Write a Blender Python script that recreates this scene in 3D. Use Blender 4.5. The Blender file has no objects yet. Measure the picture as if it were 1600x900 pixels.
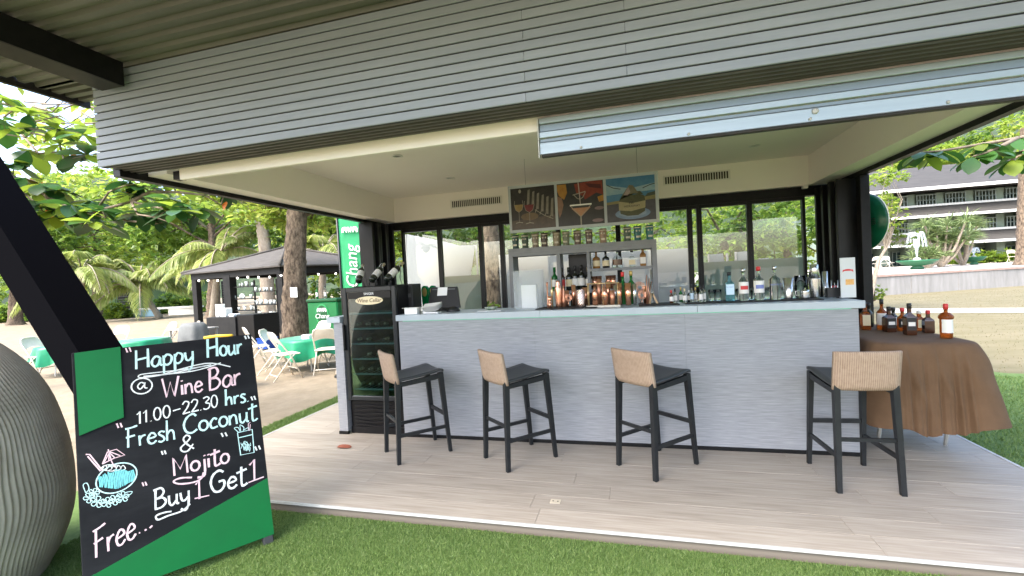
import bpy, bmesh, math, random
import numpy as np
from mathutils import Vector, Matrix, Euler
random.seed(7); rng = np.random.default_rng(7)
sc = bpy.context.scene
col = sc.collection
R = math.radians
# ------------------------------------------------------------------ camera
F, YAW, PITCH, ROLL, EYE = 704.486, -0.2576486, -0.02069118, 0.05120699, 1.5
_f = np.array([math.sin(YAW)*math.cos(PITCH), math.cos(YAW)*math.cos(PITCH), math.sin(PITCH)])
_r = np.array([math.cos(YAW), -math.sin(YAW), 0.0]); _d = np.cross(_f, _r)
CM = np.array([_r*math.cos(ROLL)+_d*math.sin(ROLL), -_r*math.sin(ROLL)+_d*math.cos(ROLL), _f])
CP = np.array([0, 0, EYE])
cd = bpy.data.cameras.new('camera'); cam = bpy.data.objects.new('camera', cd); col.objects.link(cam)
cd.sensor_width = 36; cd.lens = F/1600*36; cd.clip_start = 0.05; cd.clip_end = 2000
m3 = Matrix(np.array([CM[0], -CM[1], -CM[2]]).T.tolist())
cam.matrix_world = Matrix.Translation(CP.tolist()) @ m3.to_4x4()
sc.camera = cam
# ------------------------------------------------------------------ sky, sun, exposure
w = bpy.data.worlds.new('World'); sc.world = w; w.use_nodes = True
nt = w.node_tree; bg = nt.nodes['Background']
sky = nt.nodes.new('ShaderNodeTexSky'); sky.sky_type = 'NISHITA'; sky.sun_disc = False
SUN_EL, SUN_AZ = R(52), R(215)
sky.sun_elevation = SUN_EL; sky.sun_rotation = SUN_AZ
sky.air_density = 1.0; sky.dust_density = 3.5; sky.ozone_density = 1.0
nt.links.new(sky.outputs[0], bg.inputs[0]); bg.inputs[1].default_value = 0.15
sd = bpy.data.lights.new('sun', 'SUN'); sd.energy = 1.1; sd.angle = R(35); sd.color = (1, .97, .93)
sun = bpy.data.objects.new('sun', sd); col.objects.link(sun)
sdir = Vector((math.sin(SUN_AZ)*math.cos(SUN_EL), math.cos(SUN_AZ)*math.cos(SUN_EL), math.sin(SUN_EL)))
sun.rotation_euler = sdir.to_track_quat('Z', 'Y').to_euler(); sun.location = (0, -5, 12)
vs = sc.view_settings; vs.view_transform = 'Standard'; vs.look = 'None'; vs.gamma = 1; vs.use_curve_mapping = False
vs.exposure = 2.5
sc.render.engine = 'CYCLES'; cy = sc.cycles
cy.use_denoising = True; cy.max_bounces = 10; cy.diffuse_bounces = 5; cy.glossy_bounces = 4
cy.transmission_bounces = 6; cy.transparent_max_bounces = 24; cy.caustics_reflective = False; cy.caustics_refractive = False
cy.sample_clamp_indirect = 6

# ------------------------------------------------------------------ picture -> place
def ray(u, v): return CM.T @ np.array([(u-800)/F, (v-450)/F, 1.0])
def at_y(u, v, y): d = ray(u, v); return CP + d*(y/d[1])
def at_x(u, v, x): d = ray(u, v); return CP + d*(x/d[0])
def at_z(u, v, z): d = ray(u, v); return CP + d*((z-EYE)/d[2])
def at_d(u, v, d): return CP + ray(u, v)*d
def depth(p): return float(CM[2] @ (np.asarray(p, float)-CP))

# ------------------------------------------------------------------ materials
MATS = {}
def mat(name, c, rough=.6, metal=0., c2=None, scale=8., stretch=(1, 1, 1), bump=0., bscale=None, objvar=0., spec=.5,
        trans=0., ior=1.45, emit=0., detail=6., coat=0., contrast=(.35, .65), coord='Object', sheen=0.):
    if name in MATS: return MATS[name]
    m = bpy.data.materials.new(name); m.use_nodes = True; N = m.node_tree.nodes; L = m.node_tree.links
    p = N['Principled BSDF']
    p.inputs['Base Color'].default_value = (*c, 1); p.inputs['Roughness'].default_value = rough
    p.inputs['Metallic'].default_value = metal; p.inputs['Specular IOR Level'].default_value = spec
    p.inputs['Transmission Weight'].default_value = trans; p.inputs['IOR'].default_value = ior
    p.inputs['Coat Weight'].default_value = coat
    if sheen: p.inputs['Sheen Weight'].default_value = sheen
    if emit: p.inputs['Emission Color'].default_value = (*c, 1); p.inputs['Emission Strength'].default_value = emit
    src = None
    if c2 is not None or bump:
        tc = N.new('ShaderNodeTexCoord'); mp = N.new('ShaderNodeMapping'); mp.inputs['Scale'].default_value = stretch
        L.new(tc.outputs[coord], mp.inputs[0])
        no = N.new('ShaderNodeTexNoise'); no.inputs['Scale'].default_value = scale; no.inputs['Detail'].default_value = detail
        no.inputs['Roughness'].default_value = .62
        L.new(mp.outputs[0], no.inputs['Vector'])
        if c2 is not None:
            rp = N.new('ShaderNodeValToRGB'); e = rp.color_ramp.elements
            e[0].position, e[1].position = contrast; e[0].color = (*c, 1); e[1].color = (*c2, 1)
            L.new(no.outputs['Fac'], rp.inputs[0]); src = rp.outputs[0]
        if bump:
            if bscale:
                nb = N.new('ShaderNodeTexNoise'); nb.inputs['Scale'].default_value = bscale; nb.inputs['Detail'].default_value = 5
                L.new(mp.outputs[0], nb.inputs['Vector'])
            else: nb = no
            bp = N.new('ShaderNodeBump'); bp.inputs['Strength'].default_value = bump; bp.inputs['Distance'].default_value = .02
            L.new(nb.outputs['Fac'], bp.inputs['Height']); L.new(bp.outputs[0], p.inputs['Normal'])
    if objvar:
        oi = N.new('ShaderNodeObjectInfo'); hs = N.new('ShaderNodeHueSaturation')
        mr = N.new('ShaderNodeMapRange'); mr.inputs[3].default_value = 1-objvar; mr.inputs[4].default_value = 1+objvar
        L.new(oi.outputs['Random'], mr.inputs[0]); L.new(mr.outputs[0], hs.inputs['Value'])
        if src is not None: L.new(src, hs.inputs['Color'])
        else: hs.inputs['Color'].default_value = (*c, 1)
        src = hs.outputs[0]
    if src is not None: L.new(src, p.inputs['Base Color'])
    MATS[name] = m; return m

def leaf_mat(name, cols, transl=.35, rough=.45):
    if name in MATS: return MATS[name]
    m = bpy.data.materials.new(name); m.use_nodes = True; N = m.node_tree.nodes; L = m.node_tree.links
    p = N['Principled BSDF']; out = N['Material Output']
    a = N.new('ShaderNodeAttribute'); a.attribute_name = 'rnd'
    oi = N.new('ShaderNodeObjectInfo'); ad = N.new('ShaderNodeMath'); ad.operation = 'ADD'
    fr = N.new('ShaderNodeMath'); fr.operation = 'FRACT'
    L.new(a.outputs['Fac'], ad.inputs[0]); L.new(oi.outputs['Random'], ad.inputs[1]); L.new(ad.outputs[0], fr.inputs[0])
    rp = N.new('ShaderNodeValToRGB'); el = rp.color_ramp.elements
    while len(el) < len(cols): el.new(.5)
    for i, c in enumerate(cols): el[i].position = i/(len(cols)-1); el[i].color = (*c, 1)
    L.new(fr.outputs[0], rp.inputs[0]); L.new(rp.outputs[0], p.inputs['Base Color'])
    p.inputs['Roughness'].default_value = rough; p.inputs['Specular IOR Level'].default_value = .4
    t = N.new('ShaderNodeBsdfTranslucent'); hs = N.new('ShaderNodeHueSaturation'); hs.inputs['Value'].default_value = 1.5
    L.new(rp.outputs[0], hs.inputs['Color']); L.new(hs.outputs[0], t.inputs[0])
    mx = N.new('ShaderNodeMixShader'); mx.inputs[0].default_value = transl
    L.new(p.outputs[0], mx.inputs[1]); L.new(t.outputs[0], mx.inputs[2]); L.new(mx.outputs[0], out.inputs['Surface'])
    MATS[name] = m; return m

def glass_mat(name, tint=(1, 1, 1), refl=.12, rough=.02, see=.9):
    """thin pane: mostly clear, some mirror reflection growing at grazing angles"""
    if name in MATS: return MATS[name]
    m = bpy.data.materials.new(name); m.use_nodes = True; N = m.node_tree.nodes; L = m.node_tree.links
    out = N['Material Output']; N.remove(N['Principled BSDF'])
    tr = N.new('ShaderNodeBsdfTransparent'); tr.inputs[0].default_value = (*[t*see for t in tint], 1)
    gl = N.new('ShaderNodeBsdfGlossy'); gl.inputs['Roughness'].default_value = rough; gl.inputs[0].default_value = (1, 1, 1, 1)
    lw = N.new('ShaderNodeLayerWeight'); lw.inputs[0].default_value = .35
    mr = N.new('ShaderNodeMapRange'); mr.inputs[3].default_value = refl; mr.inputs[4].default_value = min(1, refl+.6)
    L.new(lw.outputs['Fresnel'], mr.inputs[0])
    mx = N.new('ShaderNodeMixShader'); L.new(mr.outputs[0], mx.inputs[0]); L.new(tr.outputs[0], mx.inputs[1]); L.new(gl.outputs[0], mx.inputs[2])
    L.new(mx.outputs[0], out.inputs['Surface']); MATS[name] = m; return m

def film_mat(name, c, transl=.5, clear=0.):
    if name in MATS: return MATS[name]
    m = bpy.data.materials.new(name); m.use_nodes = True; N = m.node_tree.nodes; L = m.node_tree.links
    out = N['Material Output']; p = N['Principled BSDF']; p.inputs['Base Color'].default_value = (*c, 1); p.inputs['Roughness'].default_value = .5
    t = N.new('ShaderNodeBsdfTranslucent'); t.inputs[0].default_value = (*c, 1)
    mx = N.new('ShaderNodeMixShader'); mx.inputs[0].default_value = transl
    L.new(p.outputs[0], mx.inputs[1]); L.new(t.outputs[0], mx.inputs[2]); last = mx
    if clear:
        tr = N.new('ShaderNodeBsdfTransparent'); m2 = N.new('ShaderNodeMixShader'); m2.inputs[0].default_value = clear
        L.new(mx.outputs[0], m2.inputs[1]); L.new(tr.outputs[0], m2.inputs[2]); last = m2
    L.new(last.outputs[0], out.inputs['Surface']); MATS[name] = m; return m

# ------------------------------------------------------------------ mesh building
class B:
    def __init__(s): s.v = []; s.f = []; s.mi = []; s.cur = 0; s.sm = []; s.smooth = False
    def add(s, vs_, fs_):
        o = len(s.v); s.v += [tuple(map(float, q)) for q in vs_]
        for f in fs_: s.f.append(tuple(i+o for i in f)); s.mi.append(s.cur); s.sm.append(s.smooth)
        return s
    def box(s, x0, x1, y0, y1, z0, z1, bev=0.):
        if x0 > x1: x0, x1 = x1, x0
        if y0 > y1: y0, y1 = y1, y0
        if z0 > z1: z0, z1 = z1, z0
        if not bev:
            return s.add([(x0,y0,z0),(x1,y0,z0),(x1,y1,z0),(x0,y1,z0),(x0,y0,z1),(x1,y0,z1),(x1,y1,z1),(x0,y1,z1)],
                [(0,3,2,1),(4,5,6,7),(0,1,5,4),(1,2,6,5),(2,3,7,6),(3,0,4,7)])
        b = min(bev, (x1-x0)*.45, (y1-y0)*.45, (z1-z0)*.45)
        bm = bmesh.new(); r = bmesh.ops.create_cube(bm, size=1)
        for q in bm.verts: q.co = ((x0+x1)/2+q.co.x*(x1-x0), (y0+y1)/2+q.co.y*(y1-y0), (z0+z1)/2+q.co.z*(z1-z0))
        bmesh.ops.bevel(bm, geom=bm.edges[:], offset=b, segments=1, affect='EDGES')
        bm.verts.index_update(); s.add([q.co[:] for q in bm.verts], [[q.index for q in f.verts] for f in bm.faces]); bm.free(); return s
    def prism(s, poly, axis, a, b):
        """poly 2d points; axis 'x','y','z' is the extrusion axis"""
        n = len(poly)
        def P(p, t): return (t, p[0], p[1]) if axis == 'x' else (p[0], t, p[1]) if axis == 'y' else (p[0], p[1], t)
        vs_ = [P(p, a) for p in poly]+[P(p, b) for p in poly]
        return s.add(vs_, [tuple(range(n))[::-1], tuple(range(n, 2*n))]+[(i, (i+1) % n, n+(i+1) % n, n+i) for i in range(n)])
    def poly(s, pts): return s.add(pts, [tuple(range(len(pts)))])
    def tube(s, pts, r, n=8, cap=True):
        pts = [Vector(p) for p in pts]; k = len(pts)
        rs = [r]*k if not hasattr(r, '__len__') else list(r)
        vs_ = []; fs_ = []; up = None
        for i, p in enumerate(pts):
            d = (pts[min(i+1, k-1)]-pts[max(i-1, 0)])
            if d.length < 1e-9: d = Vector((0, 0, 1))
            d.normalize()
            if up is None:
                up = Vector((0, 0, 1)) if abs(d.z) < .9 else Vector((1, 0, 0))
            a = up - d*up.dot(d)
            if a.length < 1e-5: a = Vector((1, 0, 0))-d*d.x
            a.normalize(); up = a; b = d.cross(a)
            for j in range(n):
                t = 2*math.pi*j/n; vs_.append(p+(a*math.cos(t)+b*math.sin(t))*rs[i])
        for i in range(k-1):
            for j in range(n):
                fs_.append((i*n+j, i*n+(j+1) % n, (i+1)*n+(j+1) % n, (i+1)*n+j))
        if cap: fs_ += [tuple(range(n))[::-1], tuple(range((k-1)*n, k*n))]
        sm = s.smooth; s.smooth = n > 4; s.add(vs_, fs_); s.smooth = sm; return s
    def bar(s, p, q, wx, wy, up=(0, 0, 1)):
        """rectangular bar from p to q"""
        p = Vector(p); q = Vector(q); d = (q-p).normalized(); u = Vector(up); a = u.cross(d)
        if a.length < 1e-4: a = Vector((1, 0, 0)).cross(d)
        a.normalize(); b = d.cross(a); vs_ = []
        for o in (p, q):
            for sx, sy in ((-1,-1),(1,-1),(1,1),(-1,1)): vs_.append(o+a*sx*wx/2+b*sy*wy/2)
        return s.add(vs_, [(3,2,1,0),(4,5,6,7),(0,1,5,4),(1,2,6,5),(2,3,7,6),(3,0,4,7)])
    def lathe(s, prof, n=16, c=(0, 0, 0), capb=True, capt=True):
        vs_ = []; fs_ = []
        for r, z in prof:
            for j in range(n):
                t = 2*math.pi*j/n; vs_.append((c[0]+r*math.cos(t), c[1]+r*math.sin(t), c[2]+z))
        k = len(prof)
        for i in range(k-1):
            for j in range(n): fs_.append((i*n+j, i*n+(j+1) % n, (i+1)*n+(j+1) % n, (i+1)*n+j))
        if capb: fs_.append(tuple(range(n))[::-1])
        if capt: fs_.append(tuple(range((k-1)*n, k*n)))
        sm = s.smooth; s.smooth = True; s.add(vs_, fs_); s.smooth = sm; return s
    def sphere(s, c, r, n=10, m=6, sz=1.):
        return s.lathe([(max(1e-4, r*math.sin(math.pi*i/m)), -r*sz*math.cos(math.pi*i/m)) for i in range(m+1)], n, c, False, False)
    def mesh(s, name, mats):
        me = bpy.data.meshes.new(name); me.from_pydata(s.v, [], s.f)
        for m in (mats if isinstance(mats, (list, tuple)) else [mats]): me.materials.append(m)
        me.polygons.foreach_set('material_index', s.mi); me.polygons.foreach_set('use_smooth', s.sm)
        me.update(); return me
    def build(s, name, mats, parent=None, local=False):
        """parts are modelled in place coordinates unless local is set"""
        me = s.mesh(name, mats); o = bpy.data.objects.new(name, me); col.objects.link(o)
        if parent is not None:
            o.parent = parent
            if not local:
                mw = world_of(parent).inverted(); me.transform(mw)
        return o
def world_of(o):
    m = o.matrix_basis.copy()
    while o.parent: o = o.parent; m = o.matrix_basis @ m
    return m
def tag(o, label=None, cat=None, group=None, kind=None):
    if label: o['label'] = label
    if cat: o['category'] = cat
    if group: o['group'] = group
    if kind: o['kind'] = kind
    return o
def thing(name, label, cat, loc=(0, 0, 0), rz=0., group=None):
    o = bpy.data.objects.new(name, None); col.objects.link(o); o.empty_display_size = .1
    o.location = [float(q) for q in loc]; o.rotation_euler = (0, 0, rz); return tag(o, label, cat, group)
def dup(o, parent=None, **kw):
    c = o.copy(); col.objects.link(c); c.parent = parent
    for ch in list(o.children): dup(ch, c)
    return c
def inst(name, me, parent, mw):
    o = bpy.data.objects.new(name, me); col.objects.link(o); o.parent = parent; o.matrix_basis = mw; return o
def struct(b, name, m): return tag(b.build(name, m), kind='structure')

def text_mesh(txt, size, m, name, parent, mw, extrude=.001, align='CENTER', shear=0., sx=1.):
    c = bpy.data.curves.new('t', 'FONT'); c.body = txt; c.size = size; c.extrude = extrude; c.align_x = align; c.align_y = 'CENTER'; c.shear = shear
    c.resolution_u = 3
    o = bpy.data.objects.new('t', c); col.objects.link(o)
    dg = bpy.context.evaluated_depsgraph_get(); me = bpy.data.meshes.new_from_object(o.evaluated_get(dg)); bpy.data.objects.remove(o)
    me.materials.clear(); me.materials.append(m)
    if sx != 1.: me.transform(Matrix.Diagonal((sx, 1, 1, 1)))
    return inst(name, me, parent, mw)

def leaves_np(P, D, Nn, Ln, Wd, fold=.18, droop=.12):
    """arrays -> verts, tris for leaf blades (6 verts, 4 tris), numpy"""
    n = len(P); D = D/np.linalg.norm(D, axis=1, keepdims=True)
    S = np.cross(D, Nn); S /= np.linalg.norm(S, axis=1, keepdims=True)+1e-9; U = np.cross(S, D)
    Ln = Ln[:, None]; Wd = Wd[:, None]
    V = np.stack([P, P+D*Ln*.55-S*Wd*.5+U*Wd*fold, P+D*Ln*.6-U*Ln*droop*.2, P+D*Ln*.55+S*Wd*.5+U*Wd*fold, P+D*Ln-U*Ln*droop], 1)
    idx = np.array([[0, 2, 1], [0, 3, 2], [1, 2, 4], [2, 3, 4]])
    Fc = (np.arange(n)[:, None, None]*5+idx[None]).reshape(-1, 3)
    return V.reshape(-1, 3), Fc
def np_mesh(name, V, T, m, rnd=None, smooth=False):
    me = bpy.data.meshes.new(name); n = len(V); k = len(T); s = T.shape[1]
    me.vertices.add(n); me.vertices.foreach_set('co', np.ascontiguousarray(V, dtype=np.float32).ravel())
    me.loops.add(k*s); me.loops.foreach_set('vertex_index', np.ascontiguousarray(T, dtype=np.int32).ravel())
    me.polygons.add(k); me.polygons.foreach_set('loop_start', np.arange(0, k*s, s, dtype=np.int32))
    me.update(calc_edges=True); me.materials.append(m)
    if rnd is not None:
        a = me.attributes.new('rnd', 'FLOAT', 'FACE'); a.data.foreach_set('value', np.ascontiguousarray(rnd, dtype=np.float32))
    if smooth: me.polygons.foreach_set('use_smooth', np.ones(k, dtype=bool))
    me.validate(); return me
def rand_dirs(n):
    d = rng.normal(size=(n, 3)); return d/np.linalg.norm(d, axis=1, keepdims=True)
# ================================================================== THE SETTING
SAND = mat('sand', (.20, .16, .106), .95, c2=(.255, .208, .145), scale=3.5, bump=.6, bscale=9, coord='Object')
TURF = mat('turf_base', (.075, .135, .03), .95, c2=(.115, .185, .05), scale=25)
DRY = mat('dry_lawn', (.125, .11, .055), .95, c2=(.17, .146, .086), scale=1.6, stretch=(.4, 1.6, 1), bump=.4, bscale=30)
PATHM = mat('pale_path', (.33, .305, .265), .9, c2=(.38, .36, .32), scale=3)
GZ = -.08
# beach sand: rolling sheet, flat under the bar
n = 90
xs = np.concatenate([np.linspace(-400, -40, 14), np.linspace(-38, 30, 70), np.linspace(36, 400, 14)])
ys = np.concatenate([np.linspace(-400, -12, 10), np.linspace(-10, 60, 72), np.linspace(66, 400, 14)])
X, Y = np.meshgrid(xs, ys, indexing='ij')
Zg = np.full_like(X, GZ)
msk = np.clip((np.hypot(np.clip(-X-6.0, 0, None), 0*Y))/2., 0, 1)
Zg += msk*(.03*np.sin(X*1.7+Y*.9)+.03*np.sin(X*.8-Y*1.9+1)+.02*np.sin(X*3.1+Y*2.7))
V = np.stack([X, Y, Zg], -1).reshape(-1, 3); ny = len(ys)
I = (np.arange(len(xs)-1)[:, None]*ny+np.arange(ny-1)[None]).ravel()
T = np.stack([I, I+ny, I+ny+1, I+1], 1)
o = bpy.data.objects.new('ground', np_mesh('ground', V, T, SAND, smooth=True)); col.objects.link(o); tag(o, kind='structure')
def sheet(name, pts, z, m): b = B(); b.poly([(p[0], p[1], z) for p in pts]); return struct(b, name, m)
sheet('artificial_turf', [(-9, -.9), (9, -.9), (9, 2.63), (-9, 2.63)], GZ+.016, TURF)
sheet('turf_strip', [(-4.22, 2.62), (-3.6, 2.62), (-3.6, 9.2), (-4.05, 9.2)], GZ+.012, TURF)
sheet('lawn', [(2.2, 2.64), (60, 2.64), (60, 60), (-2, 60), (-2, 8.5), (2.2, 8.5)], GZ+.010, DRY)
pa = at_z(1375, 489, GZ+.02); pb = at_z(1640, 488, GZ+.02); pc = at_z(1640, 480.5, GZ+.02); pd = at_z(1375, 482, GZ+.02)
sheet('path', [pa, pb, pc, pd], GZ+.018, PATHM)
sheet('turf_verge', [(2.5, 2.64), (14, 2.64), (8.0, 6.9), (4.7, 7.3), (2.5, 9.5)], GZ+.014, TURF)
# turf blades (uncountable): dense near the camera
GRASS = leaf_mat('turf_blades', [(.085, .155, .035), (.13, .21, .05), (.20, .27, .09), (.10, .175, .045)], .25, .55)
def blades(name, P, h, w, label):
    n = len(P); a = rng.uniform(0, 2*np.pi, n); S = np.stack([np.cos(a), np.sin(a), 0*a], 1)*w/2
    le = rng.normal(0, .45, (n, 2)); H = h*rng.uniform(.6, 1.25, n)
    tip = P+np.concatenate([le*H[:, None], H[:, None]], 1)
    V = np.stack([P-S, P+S, tip], 1).reshape(-1, 3); T = np.arange(3*n).reshape(-1, 3)
    o = bpy.data.objects.new(name, np_mesh(name, V, T, GRASS, rng.uniform(0, 1, n))); col.objects.link(o)
    return tag(o, label, 'grass', kind='stuff')
def scatter(n, x0, x1, y0, y1, z): return np.stack([rng.uniform(x0, x1, n), rng.uniform(y0, y1, n), np.full(n, z)], 1)
P1 = scatter(270000, -3.6, 2.3, 1.35, 2.625, GZ+.016)
P2 = scatter(26000, -4.15, -3.76, 2.6, 7.5, GZ+.012)
P3 = scatter(45000, 2.6, 6.2, 2.64, 7.4, GZ+.014)
P3 = P3[(P3[:, 1] < 7.6-.25*(P3[:, 0]-2.6)) & (P3[:, 1] > 1.25*P3[:, 0]-1.5)]
blades('turf_pile', P1, .015, .0042, 'short bright green artificial grass in front of the deck')
blades('turf_pile', P2, .03, .007, 'narrow strip of green turf beside the left deck edge')
blades('turf_pile', P3, .03, .008, 'green turf verge right of the deck')
DRYG = leaf_mat('dry_blades', [(.17, .145, .07), (.15, .135, .06), (.2, .17, .09), (.14, .135, .06)], .2, .7)
Pd = scatter(26000, 3.2, 17, 6, 24, GZ+.01); Pd = Pd[(Pd[:, 0] > .28*Pd[:, 1])]
_g = GRASS; GRASS = DRYG; blades('dry_tufts', Pd, .022, .009, 'sparse straw coloured grass on the lawn beyond the table'); GRASS = _g

# hills behind everything
HILL = mat('forest_hill', (.02, .036, .018), .95, c2=(.05, .075, .032), scale=.35, bump=1., bscale=.25)
na, nr = 120, 16; V = []
for i in range(na):
    a = R(-112+200*i/(na-1))
    for j in range(nr):
        r = 190+j*16; t = j/(nr-1)
        hgt = (92+26*math.sin(a*2.1+1)+14*math.sin(a*5+.3)+6*math.sin(a*17))*(t**.8)
        hgt += 3.*math.sin(a*60+j*2.1)*t+2.*math.sin(a*113+j*5.)*t
        V.append((math.sin(a)*r, math.cos(a)*r, hgt-1))
I = (np.arange(na-1)[:, None]*nr+np.arange(nr-1)[None]).ravel()
o = bpy.data.objects.new('hill', np_mesh('hill', np.array(V), np.stack([I, I+nr, I+nr+1, I+1], 1), HILL, smooth=True)); col.objects.link(o); tag(o, kind='structure')

# ================================================================== DECK
DX0, DX1, DY0, DY1 = -3.74, 2.57, 2.64, 6.42
PLANK = mat('plank_vinyl', (.26, .222, .18), .5, c2=(.41, .365, .31), scale=5., stretch=(.5, 9, 1), objvar=.09, bump=.05, contrast=(.3, .72), spec=.4)
EDGE = mat('deck_trim', (.52, .52, .5), .5, c2=(.42, .42, .4), scale=12)
DARK = mat('dark_underlay', (.03, .03, .032), .8)
deck = tag(thing('deck', None, None, (DX0, DY0, 0)), kind='structure')
B().box(DX0+.01, DX1-.01, DY0+.012, DY1, GZ, -.012).build('deck_base', mat('deck_core', (.17, .145, .115), .8), deck)
B().box(DX0-.004, DX1+.004, DY0-.010, DY0, -.014, .003).build('edge_trim', EDGE, deck)
B().box(DX1+.0005, DX1+.02, DY0, DY1, -.05, .003).build('edge_trim', EDGE, deck)
B().box(DX0-.02, DX0-.0005, DY0, DY1, -.05, .003).build('edge_trim', EDGE, deck)
rows = 20; pw = (DY1-DY0)/rows; cache = {}
for r_ in range(rows):
    y = DY0+r_*pw; x = DX0-random.uniform(0, 1.7)
    while x < DX1:
        a, b_ = max(x, DX0), min(x+1.83, DX1)
        if b_-a > .03:
            k = round(b_-a, 2)
            if k not in cache: cache[k] = B().box(.0006, b_-a-.0006, .0006, pw-.0006, -.010, 0, .001).mesh('plank', PLANK)
            inst('plank', cache[k], deck, Matrix.Translation((a-DX0, y-DY0, random.uniform(-.0006, .0006))))
        x += 1.83

# ================================================================== PAVILION (bar building with its canopy)
BLACK = mat('black_steel', (.006, .006, .0065), .45, c2=(.010, .010, .010), scale=20, spec=.25)
BROWNST = mat('dark_brown_steel', (.022, .019, .015), .5, c2=(.032, .028, .022), scale=9, spec=.3)
SIDING = mat('grey_siding', (.28, .313, .37), .5, c2=(.33, .363, .42), scale=2.2, stretch=(.35, 1, 6), objvar=.03, spec=.4)
GROOVE = mat('siding_groove', (.03, .033, .037), .8)
CREAM = mat('cream_ceiling', (.88, .835, .775), .75, c2=(.86, .815, .75), scale=1.2)
WHITE = mat('white_paint', (.80, .79, .75), .6)
CORR = mat('corrugated_sheet', (.17, .165, .14), .45, c2=(.13, .125, .108), scale=1.8, stretch=(.3, 1, 1), metal=.15)
UNDER = mat('soffit_profile', (.075, .072, .068), .5, c2=(.10, .096, .09), scale=3)
ZB = 2.48
pav = thing('bar_pavilion', 'open bar kiosk with grey slatted fascia, cream ceiling and black framed rear windows', 'building', (-3.78, 2.49, 0))
YF = 2.49
# fascia slats
NS = 12; pitch = (3.165-ZB)/NS; FX0, FX1 = -3.79, 4.6
B().box(FX0+.01, FX1, YF+.014, YF+.05, ZB+.004, 3.165).build('fascia_backing', GROOVE, pav)
for i in range(NS):
    z = ZB+i*pitch
    # boards butt at a joint; each run is its own slat
    xj = [FX0+random.uniform(-.005, .005), -.52+(.55 if i % 2 else 0), FX1]
    for a, b_ in zip(xj[:-1], xj[1:]):
        B().box(a+.0006, b_-.0006, YF, YF+.0135, z+.0045, z+pitch-.0045, .0022).build('fascia_slat', SIDING, pav)
# profiled underside between fascia and lip
ns = 5; dy = (2.765-YF-.02)/ns
for i in range(ns):
    y0 = YF+.02+i*dy
    b = B(); b.prism([(y0+.004, ZB+.03), (y0+.008, ZB), (y0+dy-.024, ZB), (y0+dy-.018, ZB+.03)], 'x', FX0+.03, FX1-.02); b.build('soffit_rib', UNDER, pav)
B().box(FX0+.03, FX1-.02, YF+.02, 2.765, ZB+.0305, ZB+.04).build('soffit_backing', GROOVE, pav)
# front lip, tray ceiling, bulkheads
LX, RX = -3.78, 2.50
CZ = 2.845
B().box(-3.36, 2.35, 2.768, 2.80, 2.402, 2.52, .003).build('ceiling_lip', CREAM, pav)
B().box(-3.43, -3.365, 2.775, 2.83, 2.41, 2.475).build('lip_bracket', BLACK, pav)
B().box(LX+.02, RX-.02, 2.80, 6.5, CZ, CZ+.03).build('ceiling_panel', CREAM, pav)
B().box(LX+.05, -3.53, 2.81, 6.46, 2.475, CZ-.001).build('bulkhead', CREAM, pav)
B().box(2.20, RX-.05, 2.81, 6.46, 2.475, CZ-.001).build('bulkhead', CREAM, pav)
B().box(-3.529, 2.199, 6.40, 6.50, 2.475, CZ-.001).build('bulkhead', CREAM, pav)
B().box(-3.36, 2.35, 2.801, 2.86, 2.53, CZ-.001).build('bulkhead', CREAM, pav)
# kiosk roof deck above
B().box(LX-.05, 2.7, YF+.06, 6.75, 3.17, 3.30).build('roof_slab', BROWNST, pav)
B().box(LX+.001, LX+.045, 2.80, 6.60, 2.79, 3.165).build('side_fascia', SIDING, pav)
B().box(RX-.045, RX-.001, 2.80, 6.60, 2.79, 3.165).build('side_fascia', SIDING, pav)
# black perimeter beams
B().box(LX-.02, LX+.048, 2.60, 6.62, ZB-.045, ZB+.025).build('perimeter_beam', BLACK, pav)
B().box(RX-.048, RX+.02, 2.80, 6.62, ZB-.05, ZB+.025).build('perimeter_beam', BLACK, pav)
B().box(LX+.05, RX-.05, 6.47, 6.60, 2.355, 2.473).build('perimeter_beam', BLACK, pav)
B().box(LX+.05, RX-.05, 6.505, 6.60, 2.474, 3.1).build('rear_fascia', SIDING, pav)
# posts
B().box(2.44, 2.53, 5.70, 5.80, 0, ZB-.052, .004).build('post', BLACK, pav)
B().box(LX, LX+.09, 6.45, 6.55, 0, ZB-.052, .004).build('post', BLACK, pav)
B().box(RX-.09, RX, 6.45, 6.55, 0, ZB-.052, .004).build('post', BLACK, pav)
# folded door leaves stacked at both rear corners
LEAF = mat('door_leaf', (.007, .0075, .008), .35, c2=(.011, .0115, .012), scale=5, spec=.3)
for k in range(6):
    y = 5.82+k*.105
    b = B().box(LX-.02, LX+.20+.03*(k % 2), y, y+.05, .02, ZB-.055, .004); b.box(LX+.02, LX+.10, y+.05, y+.056, 1.02, 1.12); b.build('door_leaf', LEAF, pav)
for k in range(6):
    y = 5.86+k*.10
    b = B().box(RX-.22-.03*(k % 2), RX+.01, y, y+.05, .02, ZB-.055, .004); b.box(RX-.12, RX-.05, y+.05, y+.056, 1.02, 1.12); b.build('door_leaf', LEAF, pav)
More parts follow.
